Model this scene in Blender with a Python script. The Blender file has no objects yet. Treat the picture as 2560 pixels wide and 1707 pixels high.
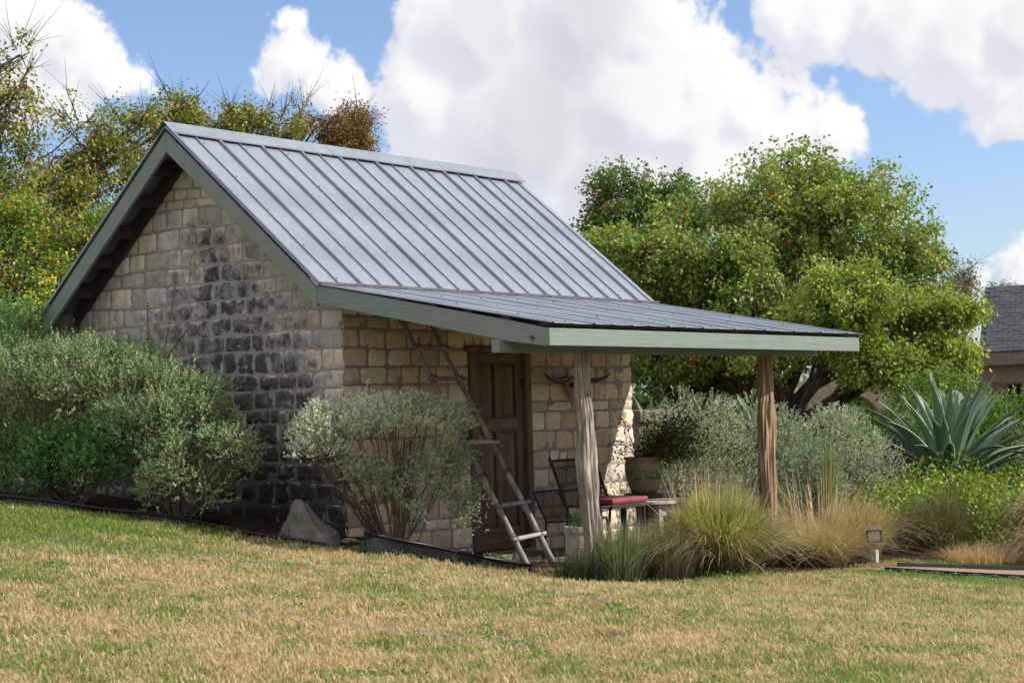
import bpy, bmesh, math, random
import numpy as np
from mathutils import Vector, Matrix, noise as mnoise
rng = np.random.default_rng(7)
random.seed(7)
D = bpy.data
SC = bpy.context.scene
COL = SC.collection
PI = math.pi
# ------------------------------------------------------------------ camera
cam_d = D.cameras.new('camera'); cam = D.objects.new('camera', cam_d); COL.objects.link(cam)
RT = Vector((0.60784516, -0.79349292, -0.02988732)); UP = Vector((-0.0130886, -0.04764586, 0.99877853)); FW = Vector((0.7939477, 0.60671151, 0.03934701))
CAM = Vector((-12.432, -11.567, 1.426))
cam.matrix_world = Matrix(((RT.x, UP.x, -FW.x, CAM.x), (RT.y, UP.y, -FW.y, CAM.y), (RT.z, UP.z, -FW.z, CAM.z), (0, 0, 0, 1)))
cam_d.sensor_width = 36; cam_d.lens = 61.43; cam_d.clip_end = 2000; cam_d.clip_start = .1
cam_d.dof.use_dof = True; cam_d.dof.focus_distance = 17.2; cam_d.dof.aperture_fstop = 5.0
SC.camera = cam
SC.view_settings.view_transform = 'Standard'; SC.view_settings.look = 'None'
SC.view_settings.exposure = 1.02; SC.view_settings.gamma = 1; SC.view_settings.use_curve_mapping = False
SC.cycles.max_bounces = 6; SC.cycles.transparent_max_bounces = 8
# ------------------------------------------------------------------ sun
SUN = Vector((.625, -1, .9)).normalized()
sd = D.lights.new('sun', 'SUN'); sd.energy = 2.8; sd.angle = math.radians(.5); sd.color = (1, .93, .82)
so = D.objects.new('sun', sd); COL.objects.link(so); so.rotation_euler = SUN.to_track_quat('Z', 'Y').to_euler()
# ------------------------------------------------------------------ sky
W = D.worlds.new('World'); SC.world = W; W.use_nodes = True
W.cycles.sampling_method = 'MANUAL'; W.cycles.sample_map_resolution = 512
BLOBS = [(0.65, 0.2157, 0.0262), (0.671, 0.2068, 0.0212), (0.6897, 0.1942, 0.0187), (0.7039, 0.1896, 0.0125), (0.6471, 0.1852, 0.0299), (0.6728, 0.1785, 0.0199), (0.8017, 0.1982, 0.0199), (0.810, 0.189, 0.019), (0.826, 0.1785, 0.018), (0.8187, 0.1859, 0.0199), (0.7892, 0.1922, 0.0112), (0.797, 0.2258, 0.0085), (0.9045, 0.2135, 0.0473), (0.9674, 0.2163, 0.0523), (0.8784, 0.1801, 0.0374), (0.9281, 0.164, 0.0623), (0.9909, 0.1716, 0.0498), (1.0278, 0.1602, 0.0349), (1.0526, 0.1614, 0.0249), (1.0766, 0.1455, 0.0249), (1.1071, 0.1487, 0.0174), (0.9771, 0.1328, 0.0498), (1.0391, 0.1303, 0.0399), (0.9144, 0.1275, 0.0424), (1.0794, 0.2225, 0.0199), (1.1035, 0.2138, 0.0224), (1.1395, 0.2088, 0.0324), (1.1746, 0.1966, 0.0374), (1.197, 0.1713, 0.0299), (1.1641, 0.169, 0.015), (1.2103, 0.2006, 0.0374), (1.205, 0.0709, 0.0174), (1.181, 0.0625, 0.01)]
class NT:
    """small helper to write node trees"""
    def __init__(s, t): s.t = t
    def n(s, typ, ins=None, **kw):
        nd = s.t.nodes.new(typ)
        for k, v in kw.items(): setattr(nd, k, v)
        for k, v in (ins or {}).items(): s.put(nd.inputs[k], v)
        return nd
    def put(s, sock, v):
        if isinstance(v, bpy.types.NodeSocket): s.t.links.new(v, sock)
        else: sock.default_value = v
    def m(s, op, a, b=0.0, c=0.0, clamp=False):
        nd = s.t.nodes.new('ShaderNodeMath'); nd.operation = op; nd.use_clamp = clamp
        s.put(nd.inputs[0], a); s.put(nd.inputs[1], b); s.put(nd.inputs[2], c); return nd.outputs[0]
    def vm(s, op, a, b=(0, 0, 0)):
        nd = s.t.nodes.new('ShaderNodeVectorMath'); nd.operation = op; s.put(nd.inputs[0], a)
        if op == 'SCALE': s.put(nd.inputs['Scale'], b)
        else: s.put(nd.inputs[1], b)
        return nd.outputs['Value'] if op in ('DISTANCE', 'DOT_PRODUCT', 'LENGTH') else nd.outputs[0]
    def noise(s, vec, scale, detail=3, rough=.5, dist=0.0):
        nd = s.n('ShaderNodeTexNoise', {'Scale': scale, 'Detail': detail, 'Roughness': rough, 'Distortion': dist})
        if vec is not None: s.put(nd.inputs['Vector'], vec)
        return nd.outputs[0]
    def mix(s, f, a, b, blend='MIX'):
        nd = s.t.nodes.new('ShaderNodeMix'); nd.data_type = 'RGBA'; nd.blend_type = blend
        s.put(nd.inputs[0], f); s.put(nd.inputs[6], c4(a)); s.put(nd.inputs[7], c4(b)); return nd.outputs[2]
    def ss(s, v, a, b, lo=0.0, hi=1.0):
        nd = s.n('ShaderNodeMapRange', {'Value': v, 'From Min': a, 'From Max': b, 'To Min': lo, 'To Max': hi}, interpolation_type='SMOOTHSTEP'); return nd.outputs[0]
    def sc(s, vec, x, y, z): return s.vm('MULTIPLY', vec, (x, y, z))
def c4(c):
    if isinstance(c, (tuple, list)) and len(c) == 3: return (*c, 1)
    return c
g = D.node_groups.new('cloud_field', 'ShaderNodeTree')
g.interface.new_socket('Dir', in_out='INPUT', socket_type='NodeSocketVector'); g.interface.new_socket('Field', in_out='OUTPUT', socket_type='NodeSocketFloat')
gt = NT(g); gi = gt.n('NodeGroupInput'); go = gt.n('NodeGroupOutput')
dirv = gt.vm('NORMALIZE', gi.outputs[0]); sx = gt.n('ShaderNodeSeparateXYZ', {0: dirv})
az = gt.m('ARCTAN2', sx.outputs[0], sx.outputs[1]); el = gt.m('ARCSINE', sx.outputs[2])
ae = gt.n('ShaderNodeCombineXYZ', {0: az, 1: el}).outputs[0]
f = None
for (a, e, r) in BLOBS:
    d = gt.vm('DISTANCE', ae, (a, e, 0)); v = gt.m('MULTIPLY_ADD', d, -.022 / r, .022) if False else gt.m('MULTIPLY_ADD', d, -1.0, r * 1.08 + .001)
    f = v if f is None else gt.m('SMOOTH_MAX', f, v, .006)
far = gt.m('MAXIMUM', gt.ss(gt.m('ABSOLUTE', gt.m('SUBTRACT', az, .93)), .32, .45), gt.ss(el, .26, .36))
gen = gt.m('MULTIPLY_ADD', gt.noise(dirv, 2.4, 3, .5), .34, -.125)
gen = gt.m('ADD', gen, gt.m('MULTIPLY_ADD', far, .06, -.06))
f = gt.m('MAXIMUM', f, gen)
wisp = gt.noise(dirv, 34, 7, .58, .3); bil = gt.noise(dirv, 11, 4, .5)
f = gt.m('ADD', f, gt.m('MULTIPLY_ADD', wisp, .046, -.0235)); f = gt.m('ADD', f, gt.m('MULTIPLY_ADD', bil, .022, -.011))
gt.put(go.inputs[0], f)
wt = NT(W.node_tree); W.node_tree.nodes.clear()
tc = wt.n('ShaderNodeTexCoord').outputs['Generated']
G1 = wt.n('ShaderNodeGroup', {0: tc}, node_tree=g).outputs[0] if False else None
def grp(vec):
    nd = W.node_tree.nodes.new('ShaderNodeGroup'); nd.node_tree = g; wt.put(nd.inputs[0], vec); return nd.outputs[0]
f0 = grp(tc); f1 = grp(wt.vm('ADD', tc, (.006, -.008, .013)))
mask = wt.m('MULTIPLY', wt.ss(f0, -.0012, .0058), wt.ss(wt.n('ShaderNodeSeparateXYZ', {0: tc}).outputs[2], .0, .05))
lit = wt.ss(wt.m('SUBTRACT', f0, f1), -.014, .011)
thick = wt.ss(f0, .012, .045)
soft = wt.noise(wt.vm('ADD', tc, (.3, .1, .7)), 7, 3, .45)
shade = wt.m('MULTIPLY', thick, wt.ss(soft, .36, .64))
cc = wt.mix(lit, (2.5, 2.57, 2.82), (3.32, 3.3, 3.27)); cc = wt.mix(wt.m('MULTIPLY', shade, .72), cc, (2.0, 2.07, 2.28))
sky = wt.n('ShaderNodeTexSky', sky_type='NISHITA', sun_disc=False, sun_elevation=math.radians(37.3), sun_rotation=math.radians(148), air_density=1.0, dust_density=1.0, ozone_density=1.6)
skc = wt.mix(1.0, sky.outputs[0], (.47, .495, .585), 'MULTIPLY')
bg = wt.n('ShaderNodeBackground', {'Color': wt.mix(mask, skc, cc), 'Strength': .15})
wt.put(wt.n('ShaderNodeOutputWorld').inputs[0], bg.outputs[0])

# ------------------------------------------------------------------ ground height
CT = np.array([(-2.2, 2.16, 0.67), (-1.65, 1.2, 0.53), (-1.45, 0.48, 0.44), (-1.15, -0.0, 0.31), (-0.95, -0.62, 0.23), (-0.84, -1.0, 0.17), (-0.12, -1.2, 0.05), (0.93, -1.45, -0.13), (0.64, -2.6, -0.18), (-0.02, 0.0, 0.26), (1.53, -3.3, -0.16), (4.07, -3.3, -0.34), (4.62, -4.9, -0.44), (5.34, -2.9, -0.33), (6.43, -4.2, -0.47), (2.0, -0.2, -0.09), (4.5, -0.2, -0.2), (2.5, -1.6, -0.22), (4.2, -1.6, -0.3), (6.0, 0.0, -0.35), (6.5, 4.0, -0.3), (-0.4, 4.3, 0.72), (2.0, 5.0, 0.5), (-3.0, 7.0, 0.85), (-6.0, 2.0, 0.7), (-6.4, -3.6, 0.32), (-5.3, -6.2, 0.14), (-4.0, -8.3, -0.02), (-3.4, -2.8, 0.24), (-1.5, -4.6, 0.02), (1.0, -6.0, -0.3), (-12.4, -11.6, -0.05), (-9.0, -9.0, 0.05), (-12.0, -4.0, 0.5), (11.2, -1.3, 0.10), (7.6, -2.0, -0.15), (12.0, -9.0, 0.2), (9.0, 1.0, 0.05), (10.0, 10.0, -0.1), (0.0, 12.0, 0.7), (0.0, -12.0, -0.5), (-20.0, -20.0, 0.0), (-14.0, 6.0, 1.0), (20.0, 0.0, -0.5), (20.0, 20.0, -0.1), (0.0, 24.0, 0.5), (25.0, -15.0, -0.6)])
_n = len(CT); _X = CT[:, :2]
_phi = lambda d2: np.sqrt(d2 + 1.0)
_M = np.zeros((_n + 1, _n + 1)); _M[:_n, :_n] = _phi(((_X[:, None] - _X[None]) ** 2).sum(2)) - .02 * np.eye(_n); _M[:_n, _n] = 1; _M[_n, :_n] = 1
_w = np.linalg.solve(_M, np.r_[CT[:, 2], 0])
def gz(x, y):
    x = np.asarray(x, float); y = np.asarray(y, float)
    s = np.minimum(1, 26 / np.maximum(np.hypot(x, y), 1e-6)); x = x * s; y = y * s
    return _phi((x[..., None] - _X[:, 0]) ** 2 + (y[..., None] - _X[:, 1]) ** 2) @ _w[:_n] + _w[_n]
def G(x, y): return float(gz(x, y))
# ------------------------------------------------------------------ object helpers
def props(o, label=None, cat=None, group=None, kind=None, category=None):
    cat = cat or category
    for k, v in (('label', label), ('category', cat), ('group', group), ('kind', kind)):
        if v: o[k] = v
    return o
def empty(name, loc, label, cat, group=None, rz=0):
    o = D.objects.new(name, None); COL.objects.link(o); o.location = loc; o.rotation_euler = (0, 0, rz)
    o.empty_display_size = .1; bpy_dirty.append(o)
    return props(o, label, cat, group)
bpy_dirty = []
def link(name, me, mat=None, parent=None):
    o = D.objects.new(name, me); COL.objects.link(o)
    if mat is not None: me.materials.append(mat)
    if parent is not None:
        o.parent = parent      # meshes are written in world coordinates: undo the parents' transform
        p = parent; M = Matrix.Identity(4); ch = []
        while p is not None: ch.append(p); p = p.parent
        for p in reversed(ch): M = M @ p.matrix_parent_inverse @ Matrix.LocRotScale(p.location, p.rotation_euler, p.scale)
        o.matrix_parent_inverse = M.inverted()
    return o
def mesh_np(name, V, F, mat=None, parent=None, tint=None, smooth=False, own_origin=True, **kw):
    """V (n,3), F (m,k) index array or list of faces"""
    V = np.asarray(V, np.float64)
    off = V.mean(0) if own_origin and len(V) else np.zeros(3)
    me = D.meshes.new(name)
    if isinstance(F, np.ndarray):
        m, k = F.shape
        me.vertices.add(len(V)); me.vertices.foreach_set('co', (V - off).astype(np.float32).ravel())
        me.loops.add(m * k); me.loops.foreach_set('vertex_index', F.astype(np.int32).ravel())
        me.polygons.add(m); me.polygons.foreach_set('loop_start', np.arange(0, m * k, k, dtype=np.int32))
        me.update(calc_edges=True)
    else:
        me.from_pydata([tuple(v) for v in (V - off)], [], [tuple(f_) for f_ in F]); me.update()
    if smooth: me.polygons.foreach_set('use_smooth', np.ones(len(me.polygons), bool))
    if tint is not None:
        a = me.attributes.new('tint', 'FLOAT_COLOR', 'POINT'); t = np.ones((len(V), 4), np.float32); t[:, :tint.shape[1]] = tint; a.data.foreach_set('color', t.ravel())
    o = link(name, me, mat, parent)
    if parent is None: o.location = off
    else:
        o.location = off
    props(o, **kw); return o
class MB:
    """collects simple solids, world coordinates"""
    def __init__(s): s.v = []; s.f = []
    def add(s, vs, fs):
        b = len(s.v); s.v += [tuple(v) for v in vs]; s.f += [tuple(i + b for i in f_) for f_ in fs]; return s
    def box(s, x0, x1, y0, y1, z0, z1):
        return s.add([(x0, y0, z0), (x1, y0, z0), (x1, y1, z0), (x0, y1, z0), (x0, y0, z1), (x1, y0, z1), (x1, y1, z1), (x0, y1, z1)], [(0, 3, 2, 1), (4, 5, 6, 7), (0, 1, 5, 4), (1, 2, 6, 5), (2, 3, 7, 6), (3, 0, 4, 7)])
    def prism(s, poly, axis, a, b):
        """poly of 2D points in the plane normal to axis, extruded from a to b"""
        def P(p, t): return {0: (t, p[0], p[1]), 1: (p[0], t, p[1]), 2: (p[0], p[1], t)}[axis]
        n = len(poly); vs = [P(p, a) for p in poly] + [P(p, b) for p in poly]
        return s.add(vs, [tuple(range(n))[::-1], tuple(range(n, 2 * n))] + [(i, (i + 1) % n, n + (i + 1) % n, n + i) for i in range(n)])
    def tube(s, pts, rad, n=6, cap=True):
        pts = [Vector(p) for p in pts]; rad = rad if hasattr(rad, '__len__') else [rad] * len(pts); b = len(s.v)
        t0 = (pts[1] - pts[0]).normalized(); u = t0.orthogonal().normalized()
        for i, p in enumerate(pts):
            t = (pts[min(i + 1, len(pts) - 1)] - pts[max(i - 1, 0)]).normalized(); u = (u - t * u.dot(t)).normalized(); w = t.cross(u)
            for k in range(n):
                a = 2 * PI * k / n; s.v.append(tuple(p + (u * math.cos(a) + w * math.sin(a)) * rad[i]))
        for i in range(len(pts) - 1):
            for k in range(n):
                k2 = (k + 1) % n; s.f.append((b + i * n + k, b + i * n + k2, b + (i + 1) * n + k2, b + (i + 1) * n + k))
        if cap: s.f.append(tuple(b + k for k in range(n))[::-1]); s.f.append(tuple(b + (len(pts) - 1) * n + k for k in range(n)))
        return s
    def build(s, name, mat, parent=None, smooth=False, bevel=0, **kw):
        o = mesh_np(name, s.v, s.f, mat, parent, smooth=smooth, **kw)
        if bevel:
            m = o.modifiers.new('bevel', 'BEVEL'); m.width = bevel; m.segments = 2; m.limit_method = 'ANGLE'
        return o
# ------------------------------------------------------------------ materials
def newmat(name):
    m = D.materials.new(name); m.use_nodes = True; m.node_tree.nodes.clear(); t = NT(m.node_tree)
    t.out = t.n('ShaderNodeOutputMaterial'); t.pos = t.n('ShaderNodeNewGeometry').outputs['Position']; t.obj = t.n('ShaderNodeTexCoord').outputs['Object']
    return m, t
def finish(m, t, col, rough=.8, metal=0.0, bump=None, bstr=.3, bdist=.01, spec=.3, extra=None):
    b = t.n('ShaderNodeBsdfPrincipled', {'Base Color': c4(col), 'Roughness': rough, 'Metallic': metal, 'Specular IOR Level': spec})
    if bump is not None: t.put(b.inputs['Normal'], t.n('ShaderNodeBump', {'Strength': bstr, 'Distance': bdist, 'Height': bump}).outputs[0])
    t.put(t.out.inputs[0], b.outputs[0]); return m
def m_leaf(name, gloss=.45, trans=.35, spec=.35):
    m, t = newmat(name); a = t.n('ShaderNodeAttribute', attribute_name='tint').outputs['Color']
    b = t.n('ShaderNodeBsdfPrincipled', {'Base Color': a, 'Roughness': gloss, 'Specular IOR Level': spec})
    tr = t.n('ShaderNodeBsdfTranslucent', {'Color': t.mix(1.0, a, (1.25, 1.2, .6), 'MULTIPLY')})
    x = t.n('ShaderNodeMixShader', {0: trans, 1: b.outputs[0], 2: tr.outputs[0]}); t.put(t.out.inputs[0], x.outputs[0]); return m
LEAF = m_leaf('leaf'); SAGE = m_leaf('sage_leaf', .75, .18, .15); BLADE = m_leaf('grass_blade', .6, .3, .2)
def m_wood(name, c1, c2, scale=6, axis=2, rough=.85, bst=.4):
    m, t = newmat(name); s = [scale * 4] * 3; s[axis] = scale * .35
    v = t.sc(t.obj, *s); n1 = t.noise(v, 1.0, 6, .6, .4); n2 = t.noise(t.sc(t.obj, *[q * 3 for q in s]), 1.0, 4, .6); n3 = t.noise(t.obj, 1.7, 3)
    c = t.mix(t.ss(n1, .3, .7), c1, c2); c = t.mix(t.ss(n3, .35, .75, 0, .5), c, tuple(q * .6 for q in c1))
    c = t.mix(t.ss(n2, .55, .75, 0, .6), c, tuple(q * .45 for q in c1))
    return finish(m, t, c, rough, bump=t.m('ADD', n1, n2), bstr=bst, bdist=.012)
def m_paint(name, c, rough=.55, axis=1):
    m, t = newmat(name); s = [30, 30, 30]; s[axis] = 1.5
    g1 = t.noise(t.sc(t.obj, *s), 1, 5, .6); n = t.noise(t.obj, 3, 4); w = t.noise(t.obj, 22, 5, .65)
    col = t.mix(t.ss(n, .3, .7, 0, .35), c, tuple(q * .82 for q in c)); col = t.mix(t.ss(w, .66, .74, 0, .65), col, (.10, .09, .07)); col = t.mix(t.ss(g1, .56, .74, 0, .5), col, tuple(q * .55 for q in c)); dr = t.noise(t.sc(t.obj, 14, 14, 1.2), 1, 4, .6); col = t.mix(t.ss(dr, .6, .75, 0, .35), col, tuple(q * 1.25 for q in c))
    return finish(m, t, col, rough, bump=t.m('ADD', g1, t.m('MULTIPLY', w, .5)), bstr=.6, bdist=.01)
GREEN = m_paint('sage_green_paint_long', (.20, .25, .228)); GREENX = m_paint('sage_green_paint_front', (.20, .25, .228), axis=0)
OLDWOOD = m_wood('dark_old_wood', (.045, .032, .028), (.09, .07, .06), 4, 0)
DOORV = m_wood('door_wood_upright', (.135, .085, .062), (.28, .195, .145), 5, 2, .75); DOORH = m_wood('door_wood_level', (.14, .09, .065), (.29, .205, .155), 5, 0, .75)
JAMB = m_wood('grey_jamb_wood', (.13, .105, .085), (.24, .205, .175), 5, 2)
POLE = m_wood('weathered_pole', (.19, .165, .155), (.42, .39, .38), 5, 2)
CEDAR = m_wood('silvered_cedar', (.20, .165, .145), (.56, .50, .47), 10, 2, .8, .8); CEDAR2 = m_wood('red_cedar', (.22, .135, .09), (.47, .33, .24), 9, 2, .8, .8)
BARK = m_wood('bark', (.05, .042, .036), (.12, .10, .085), 3, 2); TWIG = m_wood('twig', (.12, .085, .06), (.22, .165, .125), 8, 2)
GREYTABLE = m_wood('weathered_table_wood', (.24, .21, .19), (.42, .39, .35), 5, 0)
def m_metalroof():
    m, t = newmat('galvalume'); n = t.noise(t.obj, 1.4, 4); sp = t.n('ShaderNodeTexVoronoi', {'Vector': t.obj, 'Scale': 55.0}).outputs['Color']
    spn = t.n('ShaderNodeSeparateColor', {0: sp}).outputs[0]; st = t.noise(t.sc(t.pos, 9, .5, .5), 1, 4)
    c = t.mix(t.ss(n, .3, .7), (.168, .200, .252), (.222, .257, .312)); c = t.mix(t.ss(spn, 0, 1, 0, .25), c, (.36, .39, .44)); c = t.mix(t.ss(st, .5, .75, 0, .28), c, (.155, .18, .22))
    r = t.m('MULTIPLY_ADD', spn, .12, .42)
    return finish(m, t, c, r, .12, bump=t.noise(t.sc(t.pos, 2.0, .9, .9), 1, 3), bstr=.5, bdist=.05)
ROOF = m_metalroof()
def m_plain(name, c, rough=.6, metal=0.0, var=.25, sc=20, bst=.2):
    m, t = newmat(name); n = t.noise(t.obj, sc, 5, .6)
    return finish(m, t, t.mix(t.ss(n, .3, .7), tuple(q * (1 - var) for q in c), tuple(min(1, q * (1 + var)) for q in c)), rough, metal, bump=n, bstr=bst, bdist=.004)
SCREW = m_plain('screw_head', (.08, .085, .09), .5, .5); RIDGE = ROOF; FLASH = m_plain('cream_flashing', (.5, .49, .45), .5, .2)
def m_stone(name, gable):
    m, t = newmat(name); at = t.n('ShaderNodeAttribute', attribute_name='tint'); tint = at.outputs['Color']; edge = at.outputs['Alpha']
    n1 = t.noise(t.pos, 10, 7, .66); n2 = t.noise(t.pos, 38, 5, .65); n3 = t.noise(t.sc(t.pos, 22, 22, 6), 1, 5, .65); n4 = t.noise(t.pos, 3.1, 3)
    c = t.mix(t.ss(n1, .32, .68), tint, t.mix(1.0, tint, (1.18, 1.14, 1.08), 'MULTIPLY')); c = t.mix(t.ss(n3, .5, .74, 0, .5), c, t.mix(1.0, tint, (.62, .55, .48), 'MULTIPLY'))
    c = t.mix(t.ss(n2, .62, .78, 0, .55), c, (.10, .08, .065))
    if gable:
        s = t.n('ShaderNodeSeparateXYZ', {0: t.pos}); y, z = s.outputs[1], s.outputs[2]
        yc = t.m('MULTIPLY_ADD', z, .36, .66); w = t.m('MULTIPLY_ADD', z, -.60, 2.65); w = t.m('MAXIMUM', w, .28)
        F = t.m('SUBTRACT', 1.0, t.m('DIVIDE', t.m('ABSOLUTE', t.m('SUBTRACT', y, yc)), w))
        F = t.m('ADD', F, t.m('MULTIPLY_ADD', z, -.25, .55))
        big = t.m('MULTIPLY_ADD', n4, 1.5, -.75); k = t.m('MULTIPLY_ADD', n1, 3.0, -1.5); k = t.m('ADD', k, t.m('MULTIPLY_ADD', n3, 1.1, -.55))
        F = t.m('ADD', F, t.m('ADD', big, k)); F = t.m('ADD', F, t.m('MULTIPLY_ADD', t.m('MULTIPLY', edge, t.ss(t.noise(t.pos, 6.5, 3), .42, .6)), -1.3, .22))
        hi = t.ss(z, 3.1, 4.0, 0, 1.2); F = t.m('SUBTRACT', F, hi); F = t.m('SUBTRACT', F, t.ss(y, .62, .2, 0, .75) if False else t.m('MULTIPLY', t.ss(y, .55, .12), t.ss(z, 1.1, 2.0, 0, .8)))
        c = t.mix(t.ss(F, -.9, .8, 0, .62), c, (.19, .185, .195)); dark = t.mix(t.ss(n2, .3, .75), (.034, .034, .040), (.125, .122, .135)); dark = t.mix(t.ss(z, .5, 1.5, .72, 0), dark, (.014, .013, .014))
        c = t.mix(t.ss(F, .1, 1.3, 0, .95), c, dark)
    else:
        mos = t.m('MULTIPLY', t.ss(n1, .55, .7), t.ss(n4, .5, .65, 0, .5)); c = t.mix(mos, c, (.13, .11, .095))
    return finish(m, t, c, .93, bump=t.m('ADD', t.m('MULTIPLY', n1, 1.2), t.m('MULTIPLY', n2, .6)), bstr=.9, bdist=.022, spec=.15)
STG = m_stone('lichened_limestone', True); STF = m_stone('tan_limestone', False)
def m_mortar():
    m, t = newmat('mortar'); n = t.noise(t.pos, 30, 5, .6); s = t.n('ShaderNodeSeparateXYZ', {0: t.pos}); n2 = t.noise(t.pos, 2.2, 4)
    c = t.mix(n, (.26, .24, .225), (.38, .355, .335))
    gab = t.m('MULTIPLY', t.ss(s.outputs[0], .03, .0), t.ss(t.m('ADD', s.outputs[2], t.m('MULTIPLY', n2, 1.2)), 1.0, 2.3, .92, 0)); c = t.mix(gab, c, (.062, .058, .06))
    return finish(m, t, c, .95, bump=n, bstr=.5, bdist=.01)
MORTAR = m_mortar()
BLACKPL = m_plain('black_edging_plastic', (.012, .012, .014), .38, 0, .3, 6); BOULDER = None
def m_rock():
    m, t = newmat('grey_rock'); n = t.noise(t.pos, 6, 7, .65); n2 = t.noise(t.pos, 26, 5, .6); v = t.sc(t.pos, 3, 3, 9)
    c = t.mix(t.ss(n, .3, .7), (.11, .10, .085), (.27, .25, .21)); c = t.mix(t.ss(t.noise(t.pos, 2.4, 3), .5, .65, 0, .5), c, (.12, .135, .075)); c = t.mix(t.ss(n2, .6, .75, 0, .5), c, (.055, .05, .045))
    return finish(m, t, c, .95, bump=t.m('ADD', n, n2), bstr=.8, bdist=.03)
ROCK = m_rock()
def m_ground():
    m, t = newmat('lawn_ground'); n = t.noise(t.pos, .55, 4, .6); n2 = t.noise(t.pos, 7, 6, .7); n3 = t.noise(t.pos, 60, 4, .6)
    c = t.mix(t.ss(n, .38, .62), (.16, .125, .06), (.105, .115, .04)); c = t.mix(t.ss(n2, .35, .7, 0, .6), c, (.20, .15, .085)); c = t.mix(t.ss(n3, .45, .7, 0, .6), c, (.05, .042, .025))
    return finish(m, t, c, .95, bump=n3, bstr=.8, bdist=.03, spec=.1)
def m_soil(name, c1, c2, sc=40):
    m, t = newmat(name); n = t.noise(t.pos, sc, 6, .7); n2 = t.noise(t.pos, 3, 3)
    c = t.mix(t.ss(n, .3, .7), c1, c2); c = t.mix(t.ss(n2, .4, .7, 0, .4), c, c1)
    return finish(m, t, c, .95, bump=n, bstr=1, bdist=.03, spec=.1)
SOIL = m_soil('bed_soil', (.028, .020, .014), (.085, .06, .042)); GRAVEL = m_soil('orange_gravel', (.30, .20, .13), (.52, .37, .26), 45); GROUND = m_ground()
STUCCO = m_soil('stucco', (.33, .28, .235), (.40, .345, .29), 8); DARKIN = m_plain('dark_opening', (.015, .013, .013), .9)
# ------------------------------------------------------------------ lawn, beds, path
def axis(dense0, dense1, step, lim=420):
    a = list(np.arange(dense0, dense1 + 1e-6, step)); s = step
    while a[-1] < lim: s *= 1.28; a.append(a[-1] + s)
    s = step
    while a[0] > -lim: s *= 1.28; a.insert(0, a[0] - s)
    return np.array(a)
def sheet(name, xs, ys, mat, keep=None, dz=0, **kw):
    Xg, Yg = np.meshgrid(xs, ys); Z = gz(Xg, Yg) + dz
    V = np.stack([Xg, Yg, Z], -1).reshape(-1, 3); nx = len(xs); j, i = np.meshgrid(np.arange(len(ys) - 1), np.arange(nx - 1), indexing='ij')
    F = np.stack([j * nx + i, j * nx + i + 1, (j + 1) * nx + i + 1, (j + 1) * nx + i], -1).reshape(-1, 4)
    if keep is not None:
        ctr = V[F].mean(1); F = F[keep(ctr[:, 0], ctr[:, 1])]; u = np.unique(F); mp = np.zeros(len(V), int); mp[u] = np.arange(len(u)); V = V[u]; F = mp[F]
    return mesh_np(name, V, F, mat, smooth=True, own_origin=False, **kw)
XS = axis(-10, 9, .16); YS = axis(-11, 7, .16)
sheet('lawn', XS, YS, GROUND, kind='structure')
def inpoly(poly):
    P = np.array(poly)
    def f_(x, y):
        r = np.zeros(x.shape, bool)
        for k in range(len(P)):
            x1, y1 = P[k]; x2, y2 = P[(k + 1) % len(P)]
            if y1 == y2: continue
            r ^= ((y1 > y) != (y2 > y)) & (x < (x2 - x1) * (y - y1) / (y2 - y1) + x1)
        return r
    return f_
EDGE_A = [(-2.5, 4.6), (-2.3, 3.2), (-2.16, 2.22), (-1.9, 1.6), (-1.68, 1.16), (-1.41, .52), (-1.19, -.05), (-.95, -.62)]
EDGE_B = [(-.79, -.95), (-.47, -1.13), (.09, -1.29), (.6, -1.37), (1.06, -1.43)]
EDGE_C = [(.98, -1.85), (.86, -2.2), (.74, -2.53), (.85, -2.9)]
BED1 = inpoly(EDGE_A + EDGE_B + [(1.9, -1.35), (2.0, -.0), (0, 0), (0, 4.6)])
BED2 = inpoly([(1.0, -1.8), (.8, -2.3), (.74, -2.6), (1.0, -3.3), (2.2, -3.45), (4.0, -3.2), (5.2, -3.1), (7.5, -4.6), (14, -6), (16, 4), (5.3, 5), (5, 0), (5, -2), (1.6, -2.0)])
PORCH = inpoly([(1.5, -.0), (5.0, -.0), (5.0, -2.0), (1.5, -1.75)])
xd, yd = XS[(XS > -3) & (XS < 16)], YS[(YS > -7) & (YS < 5.2)]
sheet('flower_bed_soil', xd, yd, SOIL, lambda x, y: BED1(x, y) | BED2(x, y), .012, kind='structure')
PATH = inpoly([(3.6, -3.12), (4.05, -3.31), (4.35, -4.1), (4.63, -4.9), (5.2, -6.6), (9.5, -8.5), (8.0, -6.3), (5.85, -4.43), (4.72, -3.46)])
sheet('gravel_path', np.arange(3.4, 9.6, .08), np.arange(-8.6, -3, .08), GRAVEL, PATH, .03, kind='structure')
# stone porch floor
def flag(poly, z, th=.06): return MB().prism(poly, 2, z - th, z)
pf = [[(1.55, -.02), (2.5, -.02), (2.45, -.85), (1.6, -.8)], [(2.53, -.02), (3.6, -.02), (3.55, -.9), (2.48, -.85)], [(3.63, -.02), (4.95, -.02), (4.95, -.95), (3.58, -.9)], [(1.9, -.87), (3.0, -.9), (3.05, -1.75), (1.95, -1.7)], [(3.03, -.92), (4.1, -.95), (4.05, -1.85), (3.08, -1.75)], [(4.13, -.97), (4.98, -.98), (4.98, -1.9), (4.08, -1.85)]]
pav = props(D.objects.new('porch_paving', None), kind='structure'); COL.objects.link(pav)
for i, p in enumerate(pf): flag(p, -.115 - .004 * (i % 3), .22).build('paving_slab', ROCK, pav, bevel=.01)

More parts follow.
